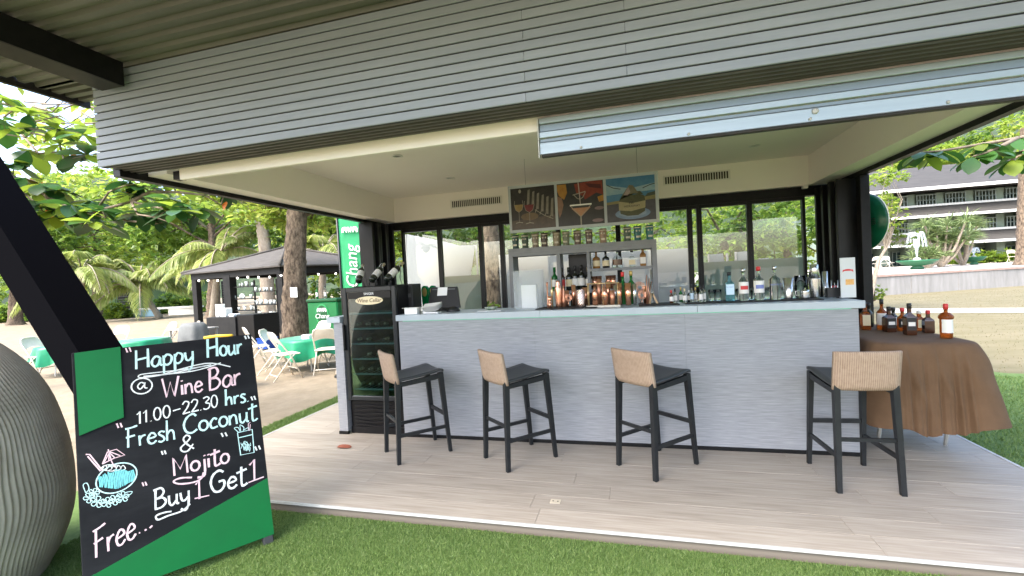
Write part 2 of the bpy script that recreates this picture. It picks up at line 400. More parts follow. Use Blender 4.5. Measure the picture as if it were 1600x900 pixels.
# roller shutter, partly lowered on the right
SHUT = mat('shutter_steel', (.34, .41, .46), .38, metal=.35, c2=(.40, .47, .52), scale=2.5, stretch=(.3, 1, 8), spec=.5)
SH2 = mat('shutter_steel_dark', (.20, .25, .285), .4, metal=.35)
shx0, shx1 = -.50, 2.36
prof = [(2.468, 2.43, 0), (2.43, 2.385, .012), (2.383, 2.345, 0), (2.343, 2.32, .010), (2.318, 2.245, 0)]
for k, (z1, z0, off) in enumerate(prof):
    y = 2.735+off
    B().box(shx0, shx1, y, y+.016, z0+.002, z1, .003).build('shutter_slat', SH2 if k in (1, 3) else SHUT, pav)
B().box(shx0+.01, shx1, 2.728, 2.757, 2.228, 2.244, .003).build('shutter_bottom_bar', BROWNST, pav)
B().box(shx0-.008, shx0-.001, 2.725, 2.762, 2.226, 2.47).build('shutter_end_clip', EDGE, pav)
for x in np.linspace(shx0+.25, shx1-.2, 5):
    b = B(); b.lathe([(.008, 0), (.008, .004), (.003, .006)], 10); o = b.build('rivet', EDGE, pav, local=True)
    o.matrix_basis = world_of(pav).inverted() @ Matrix.Translation((x, 2.734, 2.262)) @ Matrix.Rotation(R(90), 4, 'X')
b = B(); b.lathe([(.016, 0), (.016, .005), (.006, .007)], 14); o = b.build('shutter_lock', EDGE, pav, local=True)
o.matrix_basis = world_of(pav).inverted() @ Matrix.Translation((.98, 2.734, 2.30)) @ Matrix.Rotation(R(90), 4, 'X')
# canopy roof over the terrace: corrugated sheet, ribs along x
RZ = 3.17; y = 2.53; pts = []; per = .105
while y > .45:
    pts += [(y, RZ), (y-.040, RZ), (y-.052, RZ+.026), (y-.093, RZ+.026)]; y -= per
prf = pts+[(q[0], q[1]+.004) for q in reversed(pts)]
b = B(); nP = len(pts)
vs_ = []; fs_ = []
for xx in (-4.38, 5.4):
    vs_ += [(xx, p[0], p[1]) for p in pts]+[(xx, p[0], p[1]+.004) for p in pts]
for i in range(nP-1):
    fs_.append((i, i+1, 2*nP+i+1, 2*nP+i)); fs_.append((nP+i, 3*nP+i, 3*nP+i+1, nP+i+1))
b.add(vs_, fs_); b.build('roof_sheet', CORR, pav)
B().box(-4.42, -4.385, .45, 2.86, RZ-.035, RZ+.045).build('roof_edge_trim', BROWNST, pav)
# sheet end left of the fascia
b = B()
for k in range(4): b.box(-4.383, FX0-.004, 2.50+k*.09, 2.55+k*.09, RZ, RZ+.03)
b.box(-4.383, FX0-.004, 2.48, 2.86, RZ+.031, RZ+.04); b.build('eave_return', CORR, pav)
b = B().box(-3.615, -3.41, .45, 2.44, 3.0, 3.115, .004); b.build('canopy_beam', BROWNST, pav)
B().box(-3.4095, -3.4, .45, 2.438, 3.0, RZ-.003).build('beam_unlit_side', BLACK, pav)  # black sheet paints the beam's right side as unlit
B().box(5.0, 5.2, .45, 2.44, 2.95, 3.165).build('canopy_beam', BROWNST, pav)
# raking strut carrying the canopy on the left
p0 = at_y(-12, 312, 2.95); p1 = at_y(137, 550, 2.95); dv = (p1-p0)/np.linalg.norm(p1-p0)
ft = p1+dv*((p1[2]+.06)/-dv[2]); tp = p0-dv*((3.16-p0[2])/-dv[2])
B().bar(ft, tp, .30, .34, up=(0, 1, 0)).build('raking_strut', mat('strut_black', (.004, .004, .005), .9, spec=.0), pav)
sd_ = np.array([-dv[2], 0, dv[0]])  # perpendicular in the strut plane
lf = -sd_ if sd_[0] > 0 else sd_
# lighter brown strip on the left flank
off = lf*.172
B().bar(ft+off+np.array([0, -.005, 0]), tp+off+np.array([0, -.005, 0]), .306, .010, up=(0, 1, 0)).build('strut_left_strip', BROWNST, pav)
# air vents on the rear bulkhead
VENT = mat('vent_frame', (.74, .72, .66), .5); VDARK = mat('vent_dark', (.05, .045, .04), .8)
def vent(u0, v0, u1, v1):
    a = at_y(u0, v0, 6.395); c = at_y(u1, v1, 6.395); x0, x1 = a[0], c[0]; z1 = (a[2]+c[2])/2+.045; z0 = z1-.125
    f = B(); f.box(x0, x1, 6.385, 6.3995, z0, z0+.015); f.box(x0, x1, 6.385, 6.3995, z1-.015, z1)
    f.box(x0, x0+.015, 6.385, 6.3995, z0+.0151, z1-.0151); f.box(x1-.015, x1, 6.385, 6.3995, z0+.0151, z1-.0151)
    fo = f.build('air_vent', VENT, pav)
    B().box(x0+.016, x1-.016, 6.397, 6.3997, z0+.016, z1-.016).build('vent_void', VDARK, fo)
    nb = 26
    for k in range(nb):
        xx = x0+.02+(x1-x0-.04)*k/(nb-1)
        B().box(xx-.005, xx+.005, 6.388, 6.396, z0+.016, z1-.016).build('louvre', VENT, fo)
vent(704, 318, 784, 310); vent(1036, 280, 1141, 271)
# recessed downlights
for x, y in ((-.3, 4.2), (1.3, 4.3), (-2.3, 4.3), (-2.2, 5.5), (1.4, 5.6)):
    b = B(); b.lathe([(.055, 0), (.06, -.006), (.042, -.008), (.036, .0)], 20); o = b.build('downlight', WHITE, pav, local=True)
    o.matrix_basis = world_of(pav).inverted() @ Matrix.Translation((x, y, CZ-.001))
# rear windows
FRAME = mat('window_frame', (.006, .0065, .007), .38, spec=.3)
GLASS = glass_mat('window_glass', (.95, .98, .96), .03, .01)
FILM = film_mat('frosted_film', (.46, .52, .44), .55, clear=.15)
WX = [(-3.47, -2.83, 0), (-2.83, -2.16, 1), (-2.16, -1.83, 0), (-1.83, -.98, 0), (-.98, -.14, 0), (-.14, .80, 0), (.80, .92, 0), (.92, 1.53, 1), (1.53, 2.17, 1)]
for a, b_, fl in WX:
    t = .032
    f = B()
    f.box(a, a+t, 6.47, 6.54, .02, 2.354); f.box(b_-t, b_-.0006, 6.47, 6.54, .02, 2.354)
    f.box(a+t, b_-t, 6.472, 6.538, 2.31, 2.354); f.box(a+t, b_-t, 6.472, 6.538, .02, .12)
    wo = f.build('window', FRAME, pav)
    B().box(a+t, b_-t, 6.502, 6.508, .12, 2.31).build('pane', GLASS, wo)
    if fl: B().box(a+t+.002, b_-t-.002, 6.5085, 6.5095, .12, 1.585).build('frosted_film', FILM, wo)
# small white camera bracket in the rear right corner
B().box(2.11, 2.17, 6.34, 6.399, 2.43, 2.465, .006).build('ceiling_sensor', WHITE, pav)

# ================================================================== COUNTER
VINYL = mat('grey_linen_panel', (.215, .222, .24), .7, c2=(.33, .338, .355), scale=26, stretch=(.22, .22, 5.5), bump=.06, contrast=(.36, .66), detail=8)
TOPM = mat('counter_top', (.36, .41, .45), .35, c2=(.41, .46, .50), scale=3)
cnt = thing('bar_counter', 'long grey linen textured bar counter with pale blue grey top behind the stools', 'counter', (-.28, 3.98, 0))
CX0, CX1, CY = -2.215, 1.665, 3.98
for a, b_ in ((CX0, -.86), (-.859, .42), (.421, CX1)):
    B().box(a, b_, CY, CY+.03, .032, 1.141).build('front_panel', VINYL, cnt)
B().box(CX0+.002, CX1-.002, CY-.006, CY+.02, .001, .031).build('kick_strip', BLACK, cnt)
B().box(CX1-.03, CX1, CY+.031, 4.5, .032, 1.141).build('end_panel', VINYL, cnt)
for a, b_ in ((-2.235, -.80), (-.7985, .52), (.5215, 1.705)):
    B().box(a, b_, CY-.02, 4.50, 1.142, 1.2, .003).build('top_slab', TOPM, cnt)
B().box(CX0+.03, CX1-.04, 4.46, 4.49, .03, 1.141).build('back_panel', DARK, cnt)
LED = mat('led_strip', (.15, .8, .5), emit=.2)
B().box(CX0+.05, CX1-.05, CY-.007, CY-.001, 1.1392, 1.1415).build('led_strip', LED, cnt)
stub = thing('counter_end', 'narrow grey counter end piece left of the wine fridge', 'counter', (-2.9, 3.98, 0))
B().box(-2.952, -2.852, CY, 4.45, .032, 1.141).build('side_panel', VINYL, stub)
B().box(-2.955, -2.85, CY-.008, CY+.02, 0, .031).build('kick_strip', BLACK, stub)
B().box(-3.02, -2.862, CY-.02, 4.5, 1.142, 1.2, .003).build('top_slab', TOPM, stub)
MATB = mat('rubber_mat', (.012, .012, .013), .7)
def barmat(x0, x1, y0, y1, label):
    o = B().box(x0, x1, y0, y1, 1.201, 1.209, .002).build('bar_mat', MATB); tag(o, label, 'bar mat', 'rubber mats on the counter')
barmat(-.86, -.42, 4.06, 4.36, 'black rubber bar mat under the copper tools left of the gold rack')
barmat(-.41, -.30, 4.06, 4.36, 'small black rubber mat under the hammered cup')
barmat(.06, .40, 4.08, 4.38, 'black rubber bar mat at the right end of the copper tools')
barmat(.45, 1.50, 4.14, 4.42, 'long black rubber bar mat under the clear spirit bottles')

# small things on the deck
leafm = mat('dry_leaf', (.22, .055, .03), .6, c2=(.30, .09, .04), scale=30)
lp = at_z(533, 699, 0); b = B(); pr = []
for k in range(14):
    t = 2*math.pi*k/14; rr = .055*(1+.45*math.cos(t)); pr.append((lp[0]+1.35*rr*math.cos(t), lp[1]+.75*rr*math.sin(t), .004+.010*abs(math.sin(t))))
b.poly(pr); o = b.build('fallen_leaf', leafm); tag(o, 'single dry red brown leaf lying on the deck boards', 'leaf')
op = at_z(868, 784, 0); t = thing('floor_socket', 'small beige floor socket plate set in the deck boards', 'socket', op)
B().box(op[0]-.035, op[0]+.035, op[1]-.028, op[1]+.028, .001, .004, .001).build('plate', mat('socket_beige', (.5, .44, .34), .5), t)
for s in (-1, 1): B().box(op[0]+s*.016-.005, op[0]+s*.016+.005, op[1]-.005, op[1]+.005, .0045, .0052).build('socket_hole', DARK, t)
# ================================================================== BAR STOOLS
def weave_mat(name, c, c2):
    m = bpy.data.materials.new(name); m.use_nodes = True; N = m.node_tree.nodes; L = m.node_tree.links; p = N['Principled BSDF']
    p.inputs['Roughness'].default_value = .7
    tc = N.new('ShaderNodeTexCoord'); no = N.new('ShaderNodeTexNoise'); no.inputs['Scale'].default_value = 40; no.inputs['Detail'].default_value = 4
    wv = N.new('ShaderNodeTexWave'); wv.bands_direction = 'X'; wv.inputs['Scale'].default_value = 26; wv.inputs['Distortion'].default_value = .6
    w2 = N.new('ShaderNodeTexWave'); w2.bands_direction = 'Z'; w2.inputs['Scale'].default_value = 55; w2.inputs['Distortion'].default_value = .6
    for q in (no, wv, w2): L.new(tc.outputs['Object'], q.inputs['Vector'])
    a = N.new('ShaderNodeMath'); a.operation = 'MULTIPLY'; L.new(wv.outputs['Fac'], a.inputs[0]); L.new(w2.outputs['Fac'], a.inputs[1])
    b = N.new('ShaderNodeMath'); b.operation = 'MULTIPLY_ADD'; L.new(no.outputs['Fac'], b.inputs[0]); b.inputs[1].default_value = .7; L.new(a.outputs[0], b.inputs[2])
    rp = N.new('ShaderNodeValToRGB'); e = rp.color_ramp.elements; e[0].position, e[1].position = .25, .95; e[0].color = (*c, 1); e[1].color = (*c2, 1)
    L.new(b.outputs[0], rp.inputs[0]); oi = N.new('ShaderNodeObjectInfo'); hs = N.new('ShaderNodeHueSaturation'); mr = N.new('ShaderNodeMapRange')
    mr.inputs[3].default_value = .9; mr.inputs[4].default_value = 1.12; L.new(oi.outputs['Random'], mr.inputs[0]); L.new(mr.outputs[0], hs.inputs['Value'])
    L.new(rp.outputs[0], hs.inputs['Color']); L.new(hs.outputs[0], p.inputs['Base Color'])
    bp = N.new('ShaderNodeBump'); bp.inputs['Strength'].default_value = .5; bp.inputs['Distance'].default_value = .004
    L.new(a.outputs[0], bp.inputs['Height']); L.new(bp.outputs[0], p.inputs['Normal']); MATS[name] = m; return m
RATTAN = weave_mat('rattan_weave', (.25, .165, .11), (.47, .345, .25))
STOOLB = mat('stool_black', (.012, .013, .015), .42, c2=(.018, .02, .021), scale=14, spec=.35)
SEATB = mat('stool_seat', (.026, .029, .031), .42, c2=(.036, .039, .041), scale=9)
def make_stool():
    t = thing('bar_stool', 'x', 'bar stool', group='bar stools in front of the counter')
    b = B(); nx, ny_ = 8, 16; b.smooth = True
    def sz(y, x):
        f = (y+.20)/.42
        return .698+.045*f**1.6+.010*(x/.18)**2
    prof = [(-.20+.405*i/(ny_-1)) for i in range(ny_)]
    vs_ = []; 
    for s, off in ((0, 0), (1, -.022)):
        for i in range(nx+1):
            x = -.182+.364*i/nx
            for y in prof:
                z = sz(y, x)+off
                if y > .17: z -= (y-.17)**2*12
                vs_.append((x, y, z))
    fs_ = []; M_ = (nx+1)*ny_
    for i in range(nx):
        for j in range(ny_-1):
            a = i*ny_+j; fs_.append((a, a+ny_, a+ny_+1, a+1)); fs_.append((M_+a, M_+a+1, M_+a+ny_+1, M_+a+ny_))
    for j in range(ny_-1):
        fs_.append((j, j+1, M_+j+1, M_+j)); a = nx*ny_+j; fs_.append((a, M_+a, M_+a+1, a+1))
    for i in range(nx):
        a = i*ny_; fs_.append((a, M_+a, M_+a+ny_, a+ny_)); a += ny_-1; fs_.append((a, a+ny_, M_+a+ny_, M_+a))
    b.add(vs_, fs_); b.build('seat', SEATB, t, local=True)
    for s in (-1, 1):
        b = B()   # side apron, deeper towards the front corner
        b.add([(s*.150, -.19, .672), (s*.150, .185, .70), (s*.150, .185, .668), (s*.150, .13, .655), (s*.150, -.19, .640),
               (s*.1815, -.19, .672), (s*.1815, .185, .70), (s*.1815, .185, .668), (s*.1815, .13, .655), (s*.1815, -.19, .640)],
              [(0, 1, 2, 3, 4), (9, 8, 7, 6, 5), (0, 5, 6, 1), (1, 6, 7, 2), (2, 7, 8, 3), (3, 8, 9, 4), (4, 9, 5, 0)])
        b.build('apron', STOOLB, t, local=True)
        # legs: tapered, splayed
        def leg(p, q, w0, w1, d0, d1):
            vs_ = []
            for (x, y, z), ww, dd in ((p, w0, d0), (q, w1, d1)):
                vs_ += [(x-ww/2, y-dd/2, z), (x+ww/2, y-dd/2, z), (x+ww/2, y+dd/2, z), (x-ww/2, y+dd/2, z)]
            return B().add(vs_, [(3, 2, 1, 0), (4, 5, 6, 7), (0, 1, 5, 4), (1, 2, 6, 5), (2, 3, 7, 6), (3, 0, 4, 7)])
        leg((s*.178, .232, 0), (s*.166, .178, .71), .026, .034, .028, .046).build('leg', STOOLB, t, local=True)
        leg((s*.180, -.235, 0), (s*.165, -.205, .70), .030, .036, .030, .044).build('leg', STOOLB, t, local=True)
        B().bar((s*.174, -.222, .232), (s*.174, .215, .228), .018, .028).build('stretcher', STOOLB, t, local=True)
    B().bar((-.172, .205, .335), (.172, .205, .335), .020, .030).build('stretcher', STOOLB, t, local=True)
    B().bar((-.172, -.22, .345), (.172, -.22, .345), .018, .024).build('stretcher', STOOLB, t, local=True)
    # wrapped rattan back: curved, leaning slightly
    b = B(); b.smooth = True; n = 12; vs_ = []
    rows_ = [(.672, 0), (.676, .004), (.915, .004), (.925, 0)]
    k = 0
    for z in (.668, .70, .76, .82, .88, .915, .924):
        for side in (0, 1):
            for i in range(n+1):
                u_ = -1+2*i/n; x = u_*.189; lean = -(z-.668)*.16
                th = (.020 if .68 < z < .92 else .013)*(1-.35*u_**8)
                y = -.205+lean-.022*(1-u_*u_)+(th if side else -th)
                vs_.append((x, y, z))
    W_ = n+1; fs_ = []
    for r_ in range(6):
        for i in range(n):
            a = r_*2*W_+i; fs_.append((a, a+1, a+1+2*W_, a+2*W_)); a += W_; fs_.append((a+1, a, a+2*W_, a+1+2*W_))
        a = r_*2*W_; fs_.append((a+W_, a, a+2*W_, a+3*W_)); a += n; fs_.append((a, a+W_, a+3*W_, a+2*W_))
    for i in range(n):
        fs_.append((i+1, i, i+W_, i+W_+1)); a = 12*W_+i; fs_.append((a, a+1, a+W_+1, a+W_))
    b.add(vs_, fs_); b.build('backrest', RATTAN, t, local=True)
    return t
st = make_stool()
spots = [((-1.90, 3.64), -43.5, 'black bar stool with tan woven back in front of the wine fridge'),
         ((-.955, 3.63), -43, 'black bar stool with tan woven back, second from the wine fridge'),
         ((.14, 3.63), -43, 'black bar stool with pinkish woven back, third from the wine fridge'),
         ((1.423, 3.576), 2, 'black bar stool seen from behind beside the brown cloth table')]
for i, ((x, y), a, lab) in enumerate(spots):
    o = st if i == 0 else dup(st)
    o.location = (x, y, 0); o.rotation_euler.z = R(a); o['label'] = lab

# ================================================================== WINE FRIDGE
FRB = mat('fridge_black', (.006, .006, .007), .32, spec=.3)
FRG = mat('fridge_gunmetal', (.03, .032, .035), .32, metal=.4)
fr = thing('wine_fridge', 'tall black glass door wine fridge between the two counter pieces', 'fridge', (-2.53, 4.0, 0))
x0, x1, yf, yk, zt = -2.838, -2.238, 3.985, 4.52, 1.492
b = B(); b.box(x0, x0+.03, yf+.045, yk, .03, zt); b.box(x1-.03, x1, yf+.045, yk, .03, zt); b.box(x0+.03, x1-.03, yf+.045, yk, zt-.04, zt)
b.box(x0+.03, x1-.03, yk-.03, yk, .03, zt-.04); b.box(x0+.03, x1-.03, yf+.045, yk-.03, .03, .33); b.build('cabinet', FRB, fr)
fd = B(); fd.box(x0, x0+.045, yf, yf+.04, .345, zt, .006); fd.box(x1-.045, x1, yf, yf+.04, .345, zt, .006)
fd.box(x0+.0455, x1-.0455, yf+.001, yf+.039, zt-.045, zt-.001, .004); fd.box(x0+.0455, x1-.0455, yf+.001, yf+.039, .346, .39, .004)
do = fd.build('door', FRG, fr)
FGL = glass_mat('fridge_glass', (.62, .80, .80), .09, .02)
B().box(x0+.045, x1-.045, yf+.017, yf+.023, .39, zt-.045).build('door_glass', FGL, do)
B().box(x0+.004, x0+.022, yf-.03, yf-.002, .86, 1.12, .004).build('handle', FRB, do)
B().box(x0+.06, x1-.06, yf+.012, yf+.0165, zt-.115, zt-.048).build('header_band', FRB, do)
CREAMP = mat('plaque_cream', (.72, .62, .40), .5)
b = B(); pr = [(-2.538+.155*math.cos(2*math.pi*k/28), 1.355+.042*math.sin(2*math.pi*k/28)) for k in range(28)]
b.prism(pr, 'y', yf+.010, yf+.0155); b.build('plaque', CREAMP, do)
RX90 = Matrix.Rotation(R(90), 4, 'X')
def wtext(txt, size, m, name, parent, p, shear=0., rot=None, ex=.0008, sx=1.):
    mw = world_of(parent).inverted() @ Matrix.Translation(p) @ (rot if rot is not None else RX90)
    return text_mesh(txt, size, m, name, parent, mw, ex, shear=shear, sx=sx)
PRINTD = mat('print_brown', (.13, .06, .03), .6); PRINTW = mat('print_white', (.8, .8, .78), .6)
wtext('Wine Cellar', .055, PRINTD, 'plaque_lettering', do, (-2.538, yf+.0085, 1.355), .15)
wtext('SINGER', .034, PRINTW, 'header_lettering', do, (-2.538, yf+.0105, 1.422), 0)
SHELF = mat('fridge_shelf', (.35, .42, .42), .3, metal=.3)
WBD = mat('wine_glass_dark', (.012, .016, .012), .12, spec=.7); FOIL = mat('wine_foil', (.45, .38, .25), .35, metal=.4)
def bottle_prof(h, r, nr, sh=.62, nk=.74):
    return [(r*.92, 0), (r, .012*h/.3), (r, h*sh*.97), (r*.93, h*(sh+.04)), (nr*1.25, h*nk), (nr, h*(nk+.04)), (nr, h*.97), (nr*1.15, h*.972), (nr*1.15, h)]
wb_me = B().lathe(bottle_prof(.29, .036, .013), 12).mesh('wine_bottle', WBD)
cap_me = B().lathe([(.0145, .235), (.0145, .291), (.001, .292)], 10, capb=False).mesh('capsule', FOIL)
COLS = ['amber', 'dark', 'green']
for i in range(6):
    z = .44+i*.155
    b = B(); b.box(x0+.035, x1-.035, yf+.06, yf+.068, z, z+.016); b.box(x0+.035, x1-.035, yk-.06, yk-.052, z, z+.008)
    for k in range(9): b.box(x0+.07+k*.057, x0+.074+k*.057, yf+.068, yk-.06, z, z+.005)
    b.build('wire_shelf', SHELF, fr)
    if i < 5:
        for k in range(5):
            if (i*5+k) % 7 == 3: continue
            xx = x0+.09+k*.105
            o = inst('wine_bottle', wb_me, None, Matrix.Translation((xx, yf+.40, z+.05)) @ Matrix.Rotation(R(90), 4, 'X') @ Matrix.Rotation(R(random.uniform(0, 90)), 4, 'Z'))
            inst('capsule', cap_me, o, Matrix())
            tag(o, 'dark wine bottle lying on the '+('lowest', 'second lowest', 'middle', 'second highest', 'highest')[i]+' wire shelf inside the fridge, '+('far left', 'left', 'middle', 'right', 'far right')[k], 'bottle', 'wine bottles lying in the fridge')
for k in range(6):
    z = .075+k*.04
    b = B(); pr = []
    for j in range(13):
        tt = j/12; pr.append((x0+.05+tt*(x1-x0-.1), z+.006*math.sin(tt*math.pi*3+k)))
    b.prism(pr+[(q[0], q[1]+.018) for q in reversed(pr)], 'y', yf+.028, yf+.044); b.build('grille_slat', FRB, fr)
B().box(x0, x1, yf+.035, yf+.0445, .0, .07).build('plinth', FRB, fr)
# tilted wine bottles in wire holders on top of the fridge
WIRE = mat('black_wire', (.02, .02, .02), .35, metal=.4); LAB = mat('label_white', (.72, .70, .66), .6, c2=(.5, .48, .45), scale=40)
def holder(x, y, lab1, lab2, rz):
    t = thing('bottle_holder', lab1, 'bottle holder', (x, y, zt), rz, 'wire bottle holders on the fridge')
    b = B()
    for s in (-1, 1):
        b.tube([(s*.05, -.07, .004), (s*.05, .07, .004), (s*.045, .05, .08), (s*.03, .075, .15)], .004, 6)
        b.tube([(s*.05, -.07, .004), (s*.045, -.06, .045), (s*.02, -.075, .06)], .004, 6)
    b.tube([(-.05, -.07, .004), (.05, -.07, .004)], .004, 6); b.tube([(-.05, .07, .004), (.05, .07, .004)], .004, 6)
    b.build('stand', WIRE, t, local=True)
    b = B(); pts = []
    for k in range(15):
        a = 2*math.pi*k/14; pts.append((.022*math.sin(a), .085+.012*math.cos(a*2), .195+.045*math.cos(a)))
    b.tube(pts, .003, 6); b.build('wire_loop', mat('wire_steel', (.5, .5, .48), .3, metal=.8), t, local=True)
    o = inst('wine_bottle', wb_me, None, Matrix.Translation((x, y, zt)) @ Matrix.Rotation(rz, 4, 'Z') @ Matrix.Translation((0, -.085, .062)) @ Matrix.Rotation(R(-52), 4, 'X'))
    inst('capsule', cap_me, o, Matrix())
    l = B().lathe([(.0365, .06), (.0365, .15)], 12, capb=False, capt=False); l.build('bottle_label', LAB, o, local=True)
    tag(o, lab2, 'bottle', 'wine bottles on top of the fridge')
holder(-2.74, 4.18, 'black wire bottle holder at the left end of the fridge top', 'tilted dark wine bottle in the left holder on the fridge', R(20))
holder(-2.56, 4.20, 'black wire bottle holder in the middle of the fridge top', 'tilted dark wine bottle in the middle holder on the fridge', R(-8))
holder(-2.37, 4.20, 'black wire bottle holder at the right end of the fridge top', 'tilted dark wine bottle in the right holder on the fridge', R(-25))

# ================================================================== CHALKBOARD SIGN
SB = Vector((-2.22294, 2.29921, -.02)); sy, sl, SW, SH = .96853, .24545, .86745, 1.27604
U_ = Vector((math.cos(sy), math.sin(sy), 0)); Nn_ = Vector((-math.sin(sy), math.cos(sy), 0))
V_ = Vector((0, 0, 1))*math.cos(sl)+Nn_*math.sin(sl); W_ = U_.cross(V_)   # W_ points to the viewer
SM = Matrix((( U_.x, V_.x, W_.x, SB.x), (U_.y, V_.y, W_.y, SB.y), (U_.z, V_.z, W_.z, SB.z), (0, 0, 0, 1)))
sg = thing('chalkboard_sign', 'black and green A-frame chalkboard advertising happy hour, standing on the turf', 'sign')
sg.matrix_basis = SM
def S(u, v):
    d = Vector(ray(u, v)); c = Vector(CP); t = (SB-c).dot(W_)/d.dot(W_); p = c+d*t-SB
    return (p.dot(U_), p.dot(V_))
CHB = mat('chalkboard', (.0085, .009, .011), .75, c2=(.024, .025, .028), scale=3.2, stretch=(.6, 1.6, 1), spec=.2, contrast=(.45, .8))
GRN = mat('sign_green', (.0, .135, .028), .42, c2=(.001, .115, .025), scale=3, spec=.3)
CH = {c: mat('chalk_'+c, q, .95, c2=tuple(x*.72 for x in q), scale=160, contrast=(.45, .7)) for c, q in dict(white=(.78, .80, .80), cyan=(.58, .83, .83), pink=(.85, .60, .66), teal=(.20, .62, .66)).items()}
B().box(-SW, 0, 0, SH, -.022, 0, .003).build('board', CHB, sg, local=True)
tp_ = [S(116, 550), S(188, 542), S(193.5, 652), S(124, 681)]
tp_[0] = (max(tp_[0][0], -SW+.004), min(tp_[0][1], SH-.004)); tp_[3] = (max(tp_[3][0], -SW+.006), tp_[3][1])
B().prism(tp_[::-1], 'z', .0005, .007).build('green_panel', GRN, sg, local=True)
a_, b2 = S(420, 746), S(133, 906)
B().prism([(-.002, a_[1]), (-SW+.004, b2[1]), (-SW+.004, .003), (-.002, .003)], 'z', .0005, .005).build('green_panel', GRN, sg, local=True)
for s in (-SW+.03, -.035):
    B().box(s-.028, s+.028, -.045, .012, -.05, .004, .004).build('foot', mat('sign_foot', (.04, .04, .042), .6), sg, local=True)
# rear leaf of the A-frame
Rm = Matrix.Translation((0, SH-.02, -.03)) @ Matrix.Rotation(R(28), 4, 'X')
b = B(); b.box(-SW+.01, -SW+.06, -SH+.02, 0, -.02, 0); b.box(-.06, -.01, -SH+.02, 0, -.02, 0); b.box(-SW+.061, -.061, -SH+.25, -SH+.31, -.019, -.001); b.box(-SW+.061, -.061, -.08, -.01, -.019, -.001)
o = b.build('rear_frame', CHB, sg, local=True); o.matrix_basis = Rm
def cat(pts, k=5):
    if len(pts) < 3: return pts
    o = []; q = [pts[0]]+list(pts)+[pts[-1]]
    for i in range(1, len(q)-2):
        p0, p1, p2, p3 = q[i-1:i+3]
        for j in range(k):
            t = j/k; o.append(tuple(.5*((2*p1[d])+(-p0[d]+p2[d])*t+(2*p0[d]-5*p1[d]+4*p2[d]-p3[d])*t*t+(-p0[d]+3*p1[d]-3*p2[d]+p3[d])*t**3) for d in (0, 1)))
    o.append(pts[-1]); return o
def ring(cx, cy, rx, ry, a0=80, a1=450, k=14): return [(cx+rx*math.cos(R(a0+(a1-a0)*i/k)), cy+ry*math.sin(R(a0+(a1-a0)*i/k))) for i in range(k+1)]
